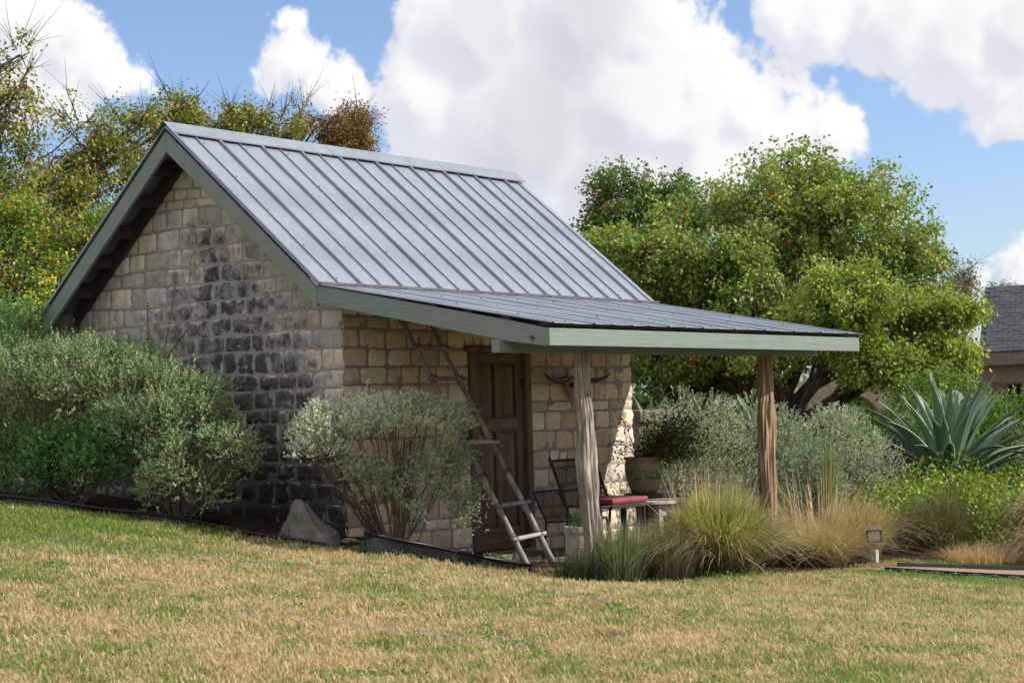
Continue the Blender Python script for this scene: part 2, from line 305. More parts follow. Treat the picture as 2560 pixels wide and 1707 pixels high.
# ------------------------------------------------------------------ the stone shed
shed = empty('stone_shed', (0, 0, 0), 'small limestone shed with steep grey metal roof and green trimmed porch', 'shed')
L_, W_, OX0, OX1 = 5.015, 3.952, -.443, 5.473
RY, RZ, BY, BZ, PY, PZ, REY, REZ = 1.976, 4.416, -.077, 2.700, -2.834, 2.158, 4.03, 2.62
def zroof(y): return RZ + (y - RY) * (RZ - BZ) / (RY - BY) if y < RY else RZ - (y - RY) * (RZ - REZ) / (REY - RY)
def zwall(y): return zroof(y) - .13
H0 = -.6
gp = [(0, H0), (W_, H0), (W_, zwall(W_)), (RY, zwall(RY)), (0, zwall(0) - .02)]
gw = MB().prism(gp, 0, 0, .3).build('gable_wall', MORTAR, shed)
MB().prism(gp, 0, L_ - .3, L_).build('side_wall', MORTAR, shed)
DX0, DX1, DZ0, DZ1 = 1.975, 2.94, -.12, 2.065
fwm = MB(); fwm.box(.3, DX0, 0, .3, H0, 2.55); fwm.box(DX1, L_ - .3, 0, .3, H0, 2.55); fwm.box(DX0, DX1, 0, .3, DZ1, 2.55); fwm.box(DX0, DX1, 0, .3, H0, DZ0)
fw_ = fwm.build('front_wall', MORTAR, shed)
MB().box(.3, L_ - .3, W_ - .3, W_, H0, zwall(W_) - .02).build('rear_wall', MORTAR, shed)
def n2(x, y, z=0.0): return mnoise.noise(Vector((x, y, z)))
count = [0]
def stone(corn, fmap, mat, parent, base, flip, hardl=False, hardr=False, lim=None, nx=9, nz=6):
    """corn: four (s,z) corners bottom-left, bottom-right, top-right, top-left"""
    a, b, c, d = [np.array(q, float) for q in corn]; sd_ = random.random() * 100
    V = []; T = []; dep = random.uniform(.008, .024); tl = (random.uniform(-.008, .008), random.uniform(-.006, .008))
    bright = random.uniform(.70, 1.16); hue = random.uniform(-.07, .07)
    for j in range(nz + 1):
        for i in range(nx + 1):
            u, v = i / nx, j / nz
            p = (a * (1 - u) + b * u) * (1 - v) + (d * (1 - u) + c * u) * v
            eu = min(1 if hardl else u, 1 if hardr else 1 - u) * np.linalg.norm(b - a); ev = min(v, 1 - v) * np.linalg.norm(d - a)
            e = min(eu, ev); per = e < 1e-6
            cr = max(0, .011 - eu) * max(0, .011 - ev) / .011
            q = .010 if not (hardl or hardr) else .005
            p = p + np.array([n2(p[0] * 14 + sd_, p[1] * 14) * q, n2(p[0] * 14, p[1] * 14 + sd_, 5) * q])
            if not (hardl or hardr) or True:
                ctr = (a + b + c + d) / 4; p = p + (ctr - p) * (cr * 3.2)
            if lim is not None: p[1] = min(p[1], lim(p[0]))
            o = -.003 if per else min(1, (e / .013)) ** .6 * dep + n2(p[0] * 11 + sd_, p[1] * 11, 3) * .020 + n2(p[0] * 26, p[1] * 26, sd_) * .011 + tl[0] * (u - .5) * 2 + tl[1] * (v - .5) * 2
            V.append(fmap(p[0], p[1], o)); ed = max(0.0, 1 - e / .035)
            T.append((base[0] * bright * (1 + hue), base[1] * bright, base[2] * bright * (1 - hue * 1.3), ed))
    F = []
    for j in range(nz):
        for i in range(nx):
            k = j * (nx + 1) + i; q = (k, k + 1, k + nx + 2, k + nx + 1); F.append(q[::-1] if flip else q)
    count[0] += 1
    return mesh_np('stone', V, np.array(F), mat, parent, tint=np.array(T), smooth=True)
def courses(z0, z1, hs):
    z = z0; out = []
    while z < z1:
        h = random.choice(hs) * random.uniform(.92, 1.08); out.append((z, z + h)); z += h
    return out
def gmap(s, z, o): return (-o, s, z)
def fmap_(s, z, o): return (s, -o, z)
J = .0065
def wavy(s, z, k): return n2(s * .9, z * 3, k) * .05 + n2(s * 3, z * 3, k + 9) * .018
# gable stones, seen on the shaded end wall
random.seed(11)
cs = courses(.02, 4.3, (.205, .19, .215, .175, .2, .12))
for ci, (za, zb) in enumerate(cs):
    s = -.022; first = True; end = W_
    while s < end - .02:
        w = random.choice((.24, .3, .34, .38, .28, .2)) * random.uniform(.85, 1.15) * (1.0 if zb - za > .15 else .95)
        if first: w = .30 + .12 * (ci % 2)
        e = min(s + w, end)
        if end - e < .12: e = end
        lm = lambda q: zwall(q) - .012
        sa, sb = s, e
        while sa < sb and lm(sa) < za + .05: sa += .01
        while sb > sa and lm(sb) < za + .05: sb -= .01
        if sb - sa > .07:
            K = 3.0; zz = lambda q, z_: z_ + (wavy(q, z_, K) if z_ > .1 else 0) * min(1, max(q, 0) / .5) * (1 if q < end else 0)
            hid = (1.3 < s < 3.9 and zb < 1.55) or (s > 1.2 and zb < 1.1)
            if not hid or random.random() < .0:
                stone([(sa + (0 if first else J), zz(sa, za) + J), (sb - J, zz(sb, za) + J), (sb - J, zz(sb, zb) - J), (sa + (0 if first else J), zz(sa, zb) - J)], gmap, STG, gw, (.70, .64, .56), True, hardl=first, lim=lm)
            else: count.append((sa, sb, za, zb))
        s = e; first = False
hidden = [q for q in count[1:]]; count = [count[0]]
def packed(lst, fm, mat, parent, base, flip):
    """stones behind the shrubs: same shape, one mesh"""
    V = []; F = []; T = []
    for (sa, sb, za, zb) in lst:
        nx, nz = 4, 3; b0 = len(V)
        for j in range(nz + 1):
            for i in range(nx + 1):
                u, v = i / nx, j / nz; per = i in (0, nx) or j in (0, nz); V.append(fm(sa + J + (sb - sa - 2 * J) * u, za + J + (zb - za - 2 * J) * v, -.02 if per else .022 + n2(sa + u, za + v * 3, 2) * .02)); T.append((*base, 1 if per else 0))
        for j in range(nz):
            for i in range(nx):
                k = b0 + j * (nx + 1) + i; q = (k, k + 1, k + nx + 2, k + nx + 1); F.append(q[::-1] if flip else q)
    return mesh_np('stonework', V, np.array(F), mat, parent, tint=np.array(T), smooth=True, kind='stuff')
packed(hidden, gmap, STG, gw, (.48, .43, .36), True)
# front stones
random.seed(5)
cs = courses(-.30, 2.5, (.20, .215, .19, .205, .12, .21))
fl = []
for ci, (za, zb) in enumerate(cs):
    spans = [(-.022, DX0 - .045), (DX1 + .045, L_)]
    if za > DZ1 + .0: spans = [(-.022, 1.88), (3.03, L_)] if za < 2.36 else [(-.022, L_)]
    for (s0, s1) in spans:
        s = s0; k = 0
        while s < s1 - .02:
            w = random.choice((.3, .36, .42, .26, .2, .33)) * random.uniform(.88, 1.15); hl = (k == 0 and s0 < 0)
            if hl: w = .26 if ci % 2 else .38
            e = min(s + w, s1)
            if s1 - e < .13: e = s1
            hr = e > L_ - .001
            zz = lambda q, z_: z_ + wavy(q, z_, 17.0) * .45 * min(1, max(q, 0) / .5) * min(1, abs(q - DX0) * 3) * min(1, abs(q - DX1) * 3)
            a_, b_ = s + (0 if hl else J), e - (0 if hr else J); zt = min(zb, 2.56)
            if (.15 < s < 1.35 and zb < 1.35 and False) or zb < -.12: fl.append((s, e, za, zb))
            else: stone([(a_, zz(a_, za) + J), (b_, zz(b_, za) + J), (b_, zz(b_, zt) - J), (a_, zz(a_, zt) - J)], fmap_, STF, fw_, (.80, .675, .555) if s > 0.1 or True else (.5, .42, .33), False, hardl=hl, hardr=hr)
            s = e; k += 1
packed(fl, fmap_, STF, fw_, (.40, .31, .22), False)
# flat arch of upright stones over the door
nv = 8
for k in range(nv):
    u0, u1 = k / nv, (k + 1) / nv; X = lambda u, top: 2.457 + (u - .5) * (1.10 if not top else 1.34)
    zt = lambda u: 2.40 - (u - .5) ** 2 * .32; zb_ = lambda u: 2.115 + .01 * math.sin(u * 9)
    stone([(X(u0, 0) + J, zb_(u0)), (X(u1, 0) - J, zb_(u1)), (X(u1, 1) - J, zt(u1)), (X(u0, 1) + J, zt(u0))], fmap_, STF, fw_, (.78, .65, .53), False)
# side wall corner returns (seen end-on only)
for i, (za, zb) in enumerate(cs):
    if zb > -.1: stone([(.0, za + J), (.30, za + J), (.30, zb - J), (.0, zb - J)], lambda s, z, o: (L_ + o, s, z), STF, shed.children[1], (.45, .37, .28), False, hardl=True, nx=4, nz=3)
# door
fr = MB(); fr.box(DX0 - .05, DX0 + .045, -.035, .12, -.09, 2.10).build('door_jamb', JAMB, shed, bevel=.006)
MB().box(DX1 - .045, DX1 + .05, -.035, .12, -.09, 2.10).build('door_jamb', JAMB, shed, bevel=.006)
MB().box(DX0 - .11, DX1 + .11, -.04, .11, 2.055, 2.115).build('door_head', JAMB, shed, bevel=.006)
MB().box(DX0 - .02, DX1 + .02, -.06, .12, -.19, -.075).build('door_sill', STUCCO, shed, bevel=.012)
dy = .045; x0, x1 = DX0 + .05, DX1 - .05; z0, z1 = -.06, 2.05; xm = (x0 + x1) / 2
door = MB().box(x0 + .01, x1 - .01, dy + .022, dy + .04, z0, z1).build('door', DOORV, shed)
for (a, b) in ((x0, x0 + .105), (x1 - .105, x1)): MB().box(a, b, dy - .02, dy + .02, z0, z1).build('stile', DOORV, door, bevel=.005)
for (a, b) in ((.17, 1.20), (1.345, 1.93)): MB().box(xm - .05, xm + .05, dy - .018, dy + .021, a, b).build('mullion', DOORV, door, bevel=.005)
for (a, b, dd) in ((z0, .17, 0), (1.20, 1.345, .012), (1.93, z1, 0)): MB().box(x0 + .106, x1 - .106, dy - .019 - dd, dy + .021, a, b).build('rail', DOORH, door, bevel=.006)
for (a, b) in ((.17, 1.20), (1.345, 1.93)):
    for (c, d_) in ((x0 + .105, xm - .05), (xm + .05, x1 - .105)):
        m_ = MB(); q = .035
        m_.add([(c, dy + .021, a), (d_, dy + .021, a), (d_, dy + .021, b), (c, dy + .021, b), (c + q, dy + .002, a + q), (d_ - q, dy + .002, a + q), (d_ - q, dy + .002, b - q), (c + q, dy + .002, b - q)], [(0, 1, 5, 4), (1, 2, 6, 5), (2, 3, 7, 6), (3, 0, 4, 7), (4, 5, 6, 7)]).build('panel', DOORV, door)
ring = MB(); ring.tube([(x0 + .05 + .028 * math.sin(a), dy - .05, .92 + .035 * math.cos(a)) for a in np.linspace(0, 2 * PI, 13)], .006, 5, False); ring.box(x0 + .03, x0 + .07, dy - .045, dy - .02, .94, .985)
ring.build('handle', SCREW, door)
for z in (.25, 1.65): MB().box(x1 - .02, x1 + .035, dy - .045, dy - .021, z, z + .12).build('hinge', SCREW, door)
MB().box(1.735, 1.915, -.03, .02, 1.12, 1.385).build('wall_hatch', OLDWOOD, shed, bevel=.006)
# ---- roof sheets
def slope_map(y0, z0, y1, z1):
    L = math.hypot(y1 - y0, z1 - z0); d_ = ((y1 - y0) / L, (z1 - z0) / L); n_ = (-d_[1], d_[0])
    if n_[1] < 0: n_ = (-n_[0], -n_[1])
    return L, lambda x, t, h: (x, y0 + d_[0] * t + n_[0] * h, z0 + d_[1] * t + n_[1] * h)
PW = .61
prof0 = [(0, 0), (.008, .030), (.017, .031), (.019, .020), (.023, .020), (.025, .031), (.034, .030), (.043, 0), (.18, .0), (.294, 0), (.300, .019), (.310, .019), (.317, 0), (.46, 0), (.612, 0)]
screws = MB()
def roof_side(y0, z0, y1, z1, over, nseg, rows, dx=0.0, label=None, rib=1.0):
    L, mp = slope_map(y0, z0, y1, z1); x = OX0; t0, t1 = -.0, L + over; k = 0
    while x < OX1 - .05:
        wdt = min(PW, OX1 - x); pr = [(a, h * rib) for (a, h) in prof0 if a <= wdt + .002]
        if pr[-1][0] < wdt - .01: pr.append((wdt, 0))
        V = []; nt = nseg; e1 = random.uniform(-.004, .006)
        for j in range(nt + 1):
            t = t0 + (t1 + e1 - t0) * j / nt
            for (a, h) in pr: V.append(mp(x + a, t, h + n2(x * 2 + a * 3, t * 2.2, k) * .004 * (1 if a < .6 else 0) + .002 * (k % 2)))
        n = len(pr); F = [(j * n + i, j * n + i + 1, (j + 1) * n + i + 1, (j + 1) * n + i) for j in range(nt) for i in range(n - 1)]
        o = mesh_np('roof_panel', V, F, ROOF, shed)
        m_ = o.modifiers.new('thickness', 'SOLIDIFY'); m_.thickness = .0025; m_.offset = -1
        for r in rows:
            for a in (-.012, .070, .278, .345):
                if 0 <= a < wdt and (a > .3 or a < .2 or True):
                    if (a in (.278,)) or (a == -.012): continue
                    px, ty = x + a, r + random.uniform(-.012, .012)
                    c_ = Vector(mp(px, ty, .004)); up_ = (Vector(mp(px, ty, 1)) - c_).normalized()
                    screws.tube([c_, c_ + up_ * .009], .0092, 6)
        x += PW; k += 1
    return L, mp
LM, mpM = roof_side(RY, RZ, BY, BZ, .05, 14, [.25, .85, 1.45, 2.05, 2.6])
LP, mpP = roof_side(BY + .03, BZ - .022, PY, PZ, 0, 14, [.12, .8, 1.5, 2.2, 2.72], rib=.38)
LR, mpR = roof_side(RY, RZ, REY, REZ, .05, 6, [])
screws.build('screws', SCREW, shed, kind='stuff')
# ridge cap in lapped lengths
cuts = [OX0 - .02, 1.95, 3.9, OX1 + .015]
for k in range(3):
    V = []; a, b = cuts[k] - (.05 if k else 0), cuts[k + 1]; n = 14; hh = .034 + .003 * k
    for i in range(n + 1):
        x = a + (b - a) * i / n; q = .155 + n2(x * 1.3, k) * .012
        V += [mpM(x, q, hh - .003 + .002 * n2(x, 3)), mpM(x, q * .96, hh + .008), (x, RY, RZ + hh + .028), mpR(x, q * .96, hh + .008), mpR(x, q, hh - .003)]
    F = [(i * 5 + j, i * 5 + j + 1, (i + 1) * 5 + j + 1, (i + 1) * 5 + j) for i in range(n) for j in range(4)]
    o = mesh_np('ridge_cap', V, F, ROOF, shed); m_ = o.modifiers.new('t', 'SOLIDIFY'); m_.thickness = .003
# flashing at the break
V = []; n = 30
for i in range(n + 1):
    x = OX0 - .015 + (OX1 - OX0 + .02) * i / n; V += [mpM(x, LM - .06, -.004), mpM(x, LM + .062 + n2(x * 3, 1) * .01, -.006), mpP(x, .12, .036), ]
mesh_np('break_flashing', V, [(i * 3 + j, i * 3 + j + 1, (i + 1) * 3 + j + 1, (i + 1) * 3 + j) for i in range(n) for j in range(2)], FLASH, shed)
# purlins under the sheets
def purl(mp, L, ts, x0=OX0 + .014, x1=OX1 - .01):
    for t in ts:
        vs = [mp(x, t + a, h) for x in (x0, x1) for (a, h) in ((0, -.004), (.085, -.004), (.085, -.030), (0, -.030))]
        MB().add(vs, [(0, 1, 2, 3), (7, 6, 5, 4), (0, 4, 5, 1), (1, 5, 6, 2), (2, 6, 7, 3), (3, 7, 4, 0)]).build('purlin', PURL, shed)
PURL = m_wood('purlin_wood', (.035, .032, .030), (.07, .065, .06), 4, 0)
purl(mpM, LM, np.arange(.12, LM - .1, .42)); purl(mpR, LR, np.arange(.12, LR - .1, .42)); purl(mpP, LP, np.arange(.18, LP - .1, .42), OX0 + .014, OX1 - .05)
# rake boards
def board(pts, x0, x1, mat, name='rake_board'): return MB().prism(pts, 0, x0, x1).build(name, mat, shed, bevel=.004)
T_, H_ = .042, .212
def zmain(y): return zroof(y)
ys_ = (BY - .012, RY)
for (xa, xb) in ((OX0 + .01, OX0 + .048), (OX1 - .05, OX1 - .012)):
    board([(BY - .012, zmain(BY - .012) - T_), (RY - .002, RZ - T_), (RY - .002, RZ - T_ - H_), (BY - .012, zmain(BY - .012) - T_ - H_ + .02)], xa, xb, GREEN)
    board([(RY + .002, RZ - T_), (REY - .02, zmain(REY - .02) - T_), (REY - .02, zmain(REY - .02) - T_ - H_), (RY + .002, RZ - T_ - H_)], xa + .002, xb + .002, GREEN)
    zp = lambda y: BZ + (y - BY) * (BZ - PZ) / (BY - PY)
    xo = .0015
    board([(BY - .016, zp(BY) - T_ + .006), (-2.35, zp(-2.35) - T_), (-2.772, zp(-2.76) - T_ - .01), (-2.772, 1.965), (-2.36, zp(-2.36) - T_ - .185), (BY - .016, zp(BY) - T_ - .170)], xa + xo, xb + xo, GREEN)
# porch timbers
MB().box(OX0 - .008, OX1 - .075, -2.815, -2.776, 1.968, 2.118).build('fascia_board', GREENX, shed, bevel=.004)
nl_ = MB()
for k in range(11):
    for zz_ in (2.0, 2.085): nl_.tube([(xk := -.3 + k * .56 + random.uniform(-.09, .09), -2.814, zk := zz_ + random.uniform(-.015, .015)), (xk, -2.8165, zk)], .0042, 6)
nl_.build('nail_heads', SCREW, shed, kind='stuff')
MB().box(-.49, 5.39, -2.30, -2.215, 1.93, 2.045).build('porch_beam', GREEN, shed, bevel=.004)
MB().tube([(OX0 + .012, -2.62, 2.045), (OX0 - .012, -2.62, 2.045)], .016, 8).build('bolt', SCREW, shed)
for i in range(10):
    x = -.2 + i * .59; vs = [(x + dx, y, zp(y) + dz) for dx in (0, .04) for (y, dz) in ((-.02, -.034), (-2.774, -.034), (-2.774, -.15), (-.02, -.16))]
    MB().add(vs, [(0, 1, 2, 3), (7, 6, 5, 4), (0, 4, 5, 1), (1, 5, 6, 2), (2, 6, 7, 3), (3, 7, 4, 0)]).build('rafter', OLDWOOD, shed)
# wall rafters and lookouts under the gable overhang
for (ya, yb) in ((0.0, RY), (RY, REY - .1)):
    MB().prism([(ya, zmain(ya) - .04), (yb, zmain(yb) - .04), (yb, zmain(yb) - .215), (ya, zmain(ya) - .215)], 0, -.075, -.034).build('gable_rafter', OLDWOOD, shed)
    MB().prism([(ya, zmain(ya) - .03), (yb, zmain(yb) - .03), (yb, zmain(yb) - .19), (ya, zmain(ya) - .19)], 0, OX0 + .052, OX0 + .088).build('gable_rafter', OLDWOOD, shed)
for y in list(np.arange(.15, 1.9, .43)) + list(np.arange(2.25, 4.0, .34)):
    z = zmain(y); MB().box(OX0 + .09, -.077, y, y + .04, z - .17 - (.04 if y > 2 else 0), z - .075).build('lookout', OLDWOOD if y < 3.7 else JAMB, shed)
MB().box(-.39, -.04, 3.955, 3.995, 2.36, 2.50).build('lookout', JAMB, shed)
MB().box(OX0 + .06, OX1 - .06, 3.985, 4.015, 2.42, 2.56).build('rear_fascia', GREEN, shed)
# cedar posts
def post(name, cx, r, zt, zb, mat, seed, flare):
    n, m_ = 40, 80; V = []
    ks = [(z, x) for z, x in cx]
    for j in range(m_ + 1):
        z = zt + (zb - zt) * j / m_; x = np.interp(-z, [-q[0] for q in ks], [q[1] for q in ks]); t = j / m_; R_ = np.interp(t, [0, .12, .3, .45, .6, .8, .92, 1], r)
        for k in range(n):
            a = 2 * PI * k / n; g_ = n2(math.cos(a) * 2.6 + seed, math.sin(a) * 2.6, z * .8 + seed + .08 * math.sin(z * 5)); g3 = n2(math.cos(a) * 9, math.sin(a) * 9 + seed, z * 1.5)
            g4 = n2(math.cos(a) * 1.5 + seed * 2, math.sin(a) * 1.5, z * 3.2); gr = -abs(g_) * .6 + .12 + g3 * .26 - max(0, g3 - .12) * .8 + max(0, g4) * .35
            rr = R_ * (1 + gr + .16 * n2(a and math.cos(a) * .8 + 5, math.sin(a) * .8, z * 2.2 + seed))
            V.append((x + math.cos(a) * rr * 1.12, -2.26 + math.sin(a) * rr * .85, z))
    F = [(j * n + k, j * n + (k + 1) % n, (j + 1) * n + (k + 1) % n, (j + 1) * n + k) for j in range(m_) for k in range(n)]
    F = [q[::-1] for q in F]
    return mesh_np(name, V, F, mat, shed, smooth=False)
post('porch_post', [(1.93, .80), (1.74, .80), (1.55, .80), (1.35, .83), (1.2, .84), (.8, .84), (.5, .87), (.2, .9), (-.3, .9)], [.068, .08, .085, .105, .09, .092, .13, .16], 1.93, -.32, CEDAR, 3.1, 1)['label'] = 'silver grey gnarled cedar post'
post('porch_post', [(1.93, 4.23), (1.75, 4.25), (1.6, 4.25), (1.34, 4.21), (1.1, 4.22), (.86, 4.2), (.54, 4.2), (-.5, 4.2)], [.075, .085, .11, .095, .10, .105, .095, .09], 1.93, -.5, CEDAR2, 8.4, 0)['label'] = 'reddish brown split cedar post'
knob = MB()

# ================================================================== vegetation tools
def nrm(v): return v / np.maximum(np.linalg.norm(v, axis=-1, keepdims=True), 1e-9)
def rdir(n): return nrm(rng.normal(size=(n, 3)))
def pick(pal, n, jit=.18):
    """pal: [(rgb, weight)]"""
    w = np.array([p[1] for p in pal], float); c = np.array([p[0] for p in pal])[rng.choice(len(pal), n, p=w / w.sum())]
    return np.clip(c * (1 + rng.normal(0, jit, (n, 1))) * (1 + rng.normal(0, .06, (n, 3))), .004, .9)
def leaf_arrays(P, Dr, size, ratio, tint, droop=0.0, fold=.25):
    n = len(P); Dr = nrm(Dr); S = nrm(np.cross(Dr, rdir(n))); N_ = np.cross(Dr, S); sz = np.asarray(size).reshape(-1, 1) * np.ones((n, 1))
    mid = P + Dr * sz * .45 - N_ * sz * fold * .35
    V = np.stack([P, mid + S * sz * ratio, P + Dr * sz + np.array([0, 0, -droop]) * sz, mid - S * sz * ratio], 1).reshape(-1, 3)
    F = np.arange(n * 4).reshape(-1, 4); return V, F, np.repeat(tint, 4, 0)
def leaf_mesh(name, parts, mat, parent, **kw):
    V = []; F = []; T = []; b = 0
    for (v, f_, t_) in parts: V.append(v); F.append(f_ + b); T.append(t_); b += len(v)
    return mesh_np(name, np.concatenate(V), np.concatenate(F), mat, parent, tint=np.concatenate(T), **kw)
def sprigs(P, Dr, L, nl, size, ratio, tint, spread=.9):
    """leafy shoots: P,Dr (n,3) base and direction, nl leaves along each"""
    n = len(P); Dr = nrm(Dr); L = np.asarray(L).reshape(-1, 1, 1) * np.ones((n, 1, 1)); s = (np.arange(nl) + .5) / nl
    base = P[:, None] + Dr[:, None] * L * s[None, :, None]
    ax = nrm(rng.normal(size=(n, nl, 3))); ax = nrm(ax - (ax * Dr[:, None]).sum(-1, keepdims=True) * Dr[:, None])
    d = Dr[:, None] * (1.1 - spread * .5) + ax * spread
    sz = size * rng.uniform(.7, 1.25, n * nl)
    T = np.repeat(tint, nl, 0) * rng.uniform(.78, 1.25, (n * nl, 1))
    return leaf_arrays(base.reshape(-1, 3), d.reshape(-1, 3), sz, ratio, T)
def vnoise(P, s, o=0.0):
    P = P * s + o
    return (np.sin(P[:, 0] * 1.7 + 1.3 * np.sin(P[:, 1] * 1.1 + P[:, 2])) + np.sin(P[:, 1] * 1.9 + 1.7 * np.sin(P[:, 2] * 1.3 + P[:, 0] * .7)) + np.sin(P[:, 2] * 2.1 + 1.1 * np.sin(P[:, 0] * 1.4 + 2))) / 3
def in_ell(c, r, n, lo=.8, hi=1.02, top=-.35):
    """points near the shell of an ellipsoid, mostly its upper and outer side"""
    d = rdir(int(n * 2.2)); d = d[d[:, 2] > top - rng.uniform(0, .3, len(d))][:n]
    k = rng.uniform(lo, hi, (len(d), 1)); lump = 1 + .10 * vnoise(d, 3.5, c[0] * 7 + c[1] * 3)[:, None] + .06 * vnoise(d, 9, c[0])[:, None]
    return np.array(c) + d * np.array(r) * k * lump, d
def curve_to(a, b, sag, n=6):
    a, b = np.array(a, float), np.array(b, float); t = np.linspace(0, 1, n)[:, None]; k = a + (b - a) * t; k[:, 2] += sag * np.sin(t[:, 0] * PI) ; k += rng.normal(0, .012 * np.linalg.norm(b - a), k.shape) * np.sin(t * PI); return k
SAGEPAL = [((.31, .38, .29), 5), ((.39, .45, .35), 3), ((.21, .30, .19), 3), ((.38, .41, .25), 1)]
GREENSAGE = [((.22, .32, .16), 5), ((.30, .39, .22), 4), ((.15, .23, .11), 3), ((.38, .42, .25), 1.5)]
DEEPSAGE = [((.10, .22, .075), 5), ((.14, .28, .10), 3), ((.22, .33, .12), 1)]
def shrub(label, base, ells, pal, dens=330, size=.019, nl=11, L=.085, nstem=26, stem_r=.007, spikes=0, group=None, stick=.6, name='shrub', mat=None, extra=None, top=-.35, ratio=.34, cat='shrub', cl=.135, gapk=-.5):
    z = G(base[0], base[1]); o = empty(name, (base[0], base[1], z), label, cat, group); parts = []; tw = MB()
    bp = np.array([base[0], base[1], z - .03])
    for (c, r) in ells:
        c = np.array([base[0] + c[0], base[1] + c[1], z + c[2]]); area = 4 * PI * ((r[0] * r[1]) ** 1.6 / 3 + (r[0] * r[2]) ** 1.6 / 3 + (r[1] * r[2]) ** 1.6 / 3) ** (1 / 1.6)
        nc = max(6, int(area / (cl * cl * 1.25))); Cc, cd = in_ell(c, r, nc, .82, .98, top=top); keep = vnoise(Cc, 4.0, 2.0 + c[0]) > gapk; Cc, cd = Cc[keep], cd[keep]; m_ = max(4, int(area * dens / max(1, len(Cc))))
        dd = rdir(len(Cc) * m_) + np.repeat(cd, m_, 0) * .55 + [0, 0, .35]; dd = nrm(dd); P = np.repeat(Cc, m_, 0) + dd * cl * rng.uniform(.45, 1.0, (len(dd), 1)) * np.repeat(rng.uniform(.6, 1.25, (len(Cc), 1)), m_, 0)
        ct = np.repeat(pick(pal, len(Cc), .1), m_, 0); q_ = rng.uniform(size=len(P)) < .5; ct[q_] = pick(pal, int(q_.sum())); kz = P[:, 2] > z + .04; P, dd, ct = P[kz], dd[kz], ct[kz]
        parts.append(sprigs(P, dd * .7 + [0, 0, .4], rng.uniform(.6, 1.3, len(P)) * L, nl, size, ratio, ct))
        # deeper leaves
        nd_ = int(area * dens * (  .12 if top < -.2 else .03)) + 2; P2 = c + rdir(nd_) * np.array(r) * rng.uniform(.45, .8, (nd_, 1)); P2 = P2[P2[:, 2] > c[2] - r[2] * .5]; parts.append(sprigs(P2, rdir(len(P2)) + [0, 0, .5], L, nl - 3, size, ratio, pick(pal, len(P2)) * .9))
        ns = max(4, int(nstem * r[0] * r[1]) if nstem < 1 else nstem)
        for _ in range(ns):
            q = rdir(1)[0]; q[2] = abs(q[2]) * .6 - .1; e = c + q * np.array(r) * rng.uniform(.55, .93); st = bp + np.array([rng.normal(0, .05), rng.normal(0, .05), 0])
            k = curve_to(st, e, -.06, 6); tw.tube(k, list(np.linspace(stem_r * rng.uniform(.8, 1.5), stem_r * .35, 6)), 4, False)
            for _ in range(4):
                s0 = k[rng.integers(2, 5)]; e2 = s0 + (e - s0) * .5 + rdir(1)[0] * .22 + [0, 0, .1]; tw.tube(curve_to(s0, e2, 0, 4), list(np.linspace(stem_r * .5, stem_r * .2, 4)), 3, False)
    if spikes:
        for (c, r) in ells[:1]:
            c = np.array([base[0] + c[0], base[1] + c[1], z + c[2]])
            for _ in range(spikes):
                a = rng.uniform(0, 2 * PI); q = rng.uniform(0, .85) ** .5; p = c + [math.cos(a) * q * r[0], math.sin(a) * q * r[1], r[2] * math.sqrt(max(0, 1 - q * q)) * .95]
                h = rng.uniform(.12, .26); P = np.array([p + [0, 0, h * i / 5] for i in range(5)]); parts.append(sprigs(P, np.tile([0.05, 0, 1.0], (5, 1)), .07, 10, size * .95, ratio, pick(pal[:2], 5, .08) * [1.15, 1.2, .95]))
                tw.tube([p - [0, 0, .1], p + [0, 0, h]], [.004, .002], 3, False)
    if extra: parts += extra(z)
    tw.build('branches', TWIG, o, kind='stuff'); leaf_mesh('foliage', parts, mat or SAGE, o, kind='stuff'); return o
# ------------------------------------------------------------------ shrubs by the shed
shrub('broad rounded grey-green sage shrub against the shaded gable wall, rightmost of the left mass', (-1.15, 1.25), [((-.0, .02, .98), (.58, .66, .40)), ((.05, -.2, .62), (.42, .42, .36)), ((-.05, .25, 1.1), (.42, .6, .38))], GREENSAGE, 560, spikes=12, group='sage shrubs by the stone wall', nstem=22)
shrub('widest clipped grey-green sage shrub filling the left edge of the bed', (-1.3, 2.75), [((0, 0, 1.16), (.75, 1.25, .38)), ((-.1, .9, 1.0), (.6, .8, .42)), ((.15, -.65, 1.15), (.55, .6, .34))], GREENSAGE, 520, top=-.25, spikes=10, group='sage shrubs by the stone wall', nstem=20)
shrub('greener upright shrub rising behind the left sage below the roof tip', (-.7, 4.35), [((0, 0, 1.25), (.6, .62, .75)), ((.1, .5, 1.0), (.6, .7, .7))], [((.14, .26, .10), 5), ((.20, .33, .15), 3), ((.10, .19, .07), 2)], 460, spikes=16, group='sage shrubs by the stone wall', nstem=12)
shrub('low dark green shrub in front of the black stained stones', (-1.35, .86), [((.0, -.12, .42), (.36, .42, .36)), ((.12, -.50, .60), (.26, .26, .20))], GREENSAGE, 560, size=.021, group='sage shrubs by the stone wall', nstem=12)
shrub('low leafy green shrub at the lower left above the black edging', (-1.55, 2.15), [((0, 0, .38), (.38, .5, .36)), ((-.1, .65, .33), (.4, .55, .34)), ((.0, -.45, .45), (.3, .3, .34))], DEEPSAGE, 480, size=.024, group='sage shrubs by the stone wall', nstem=10)
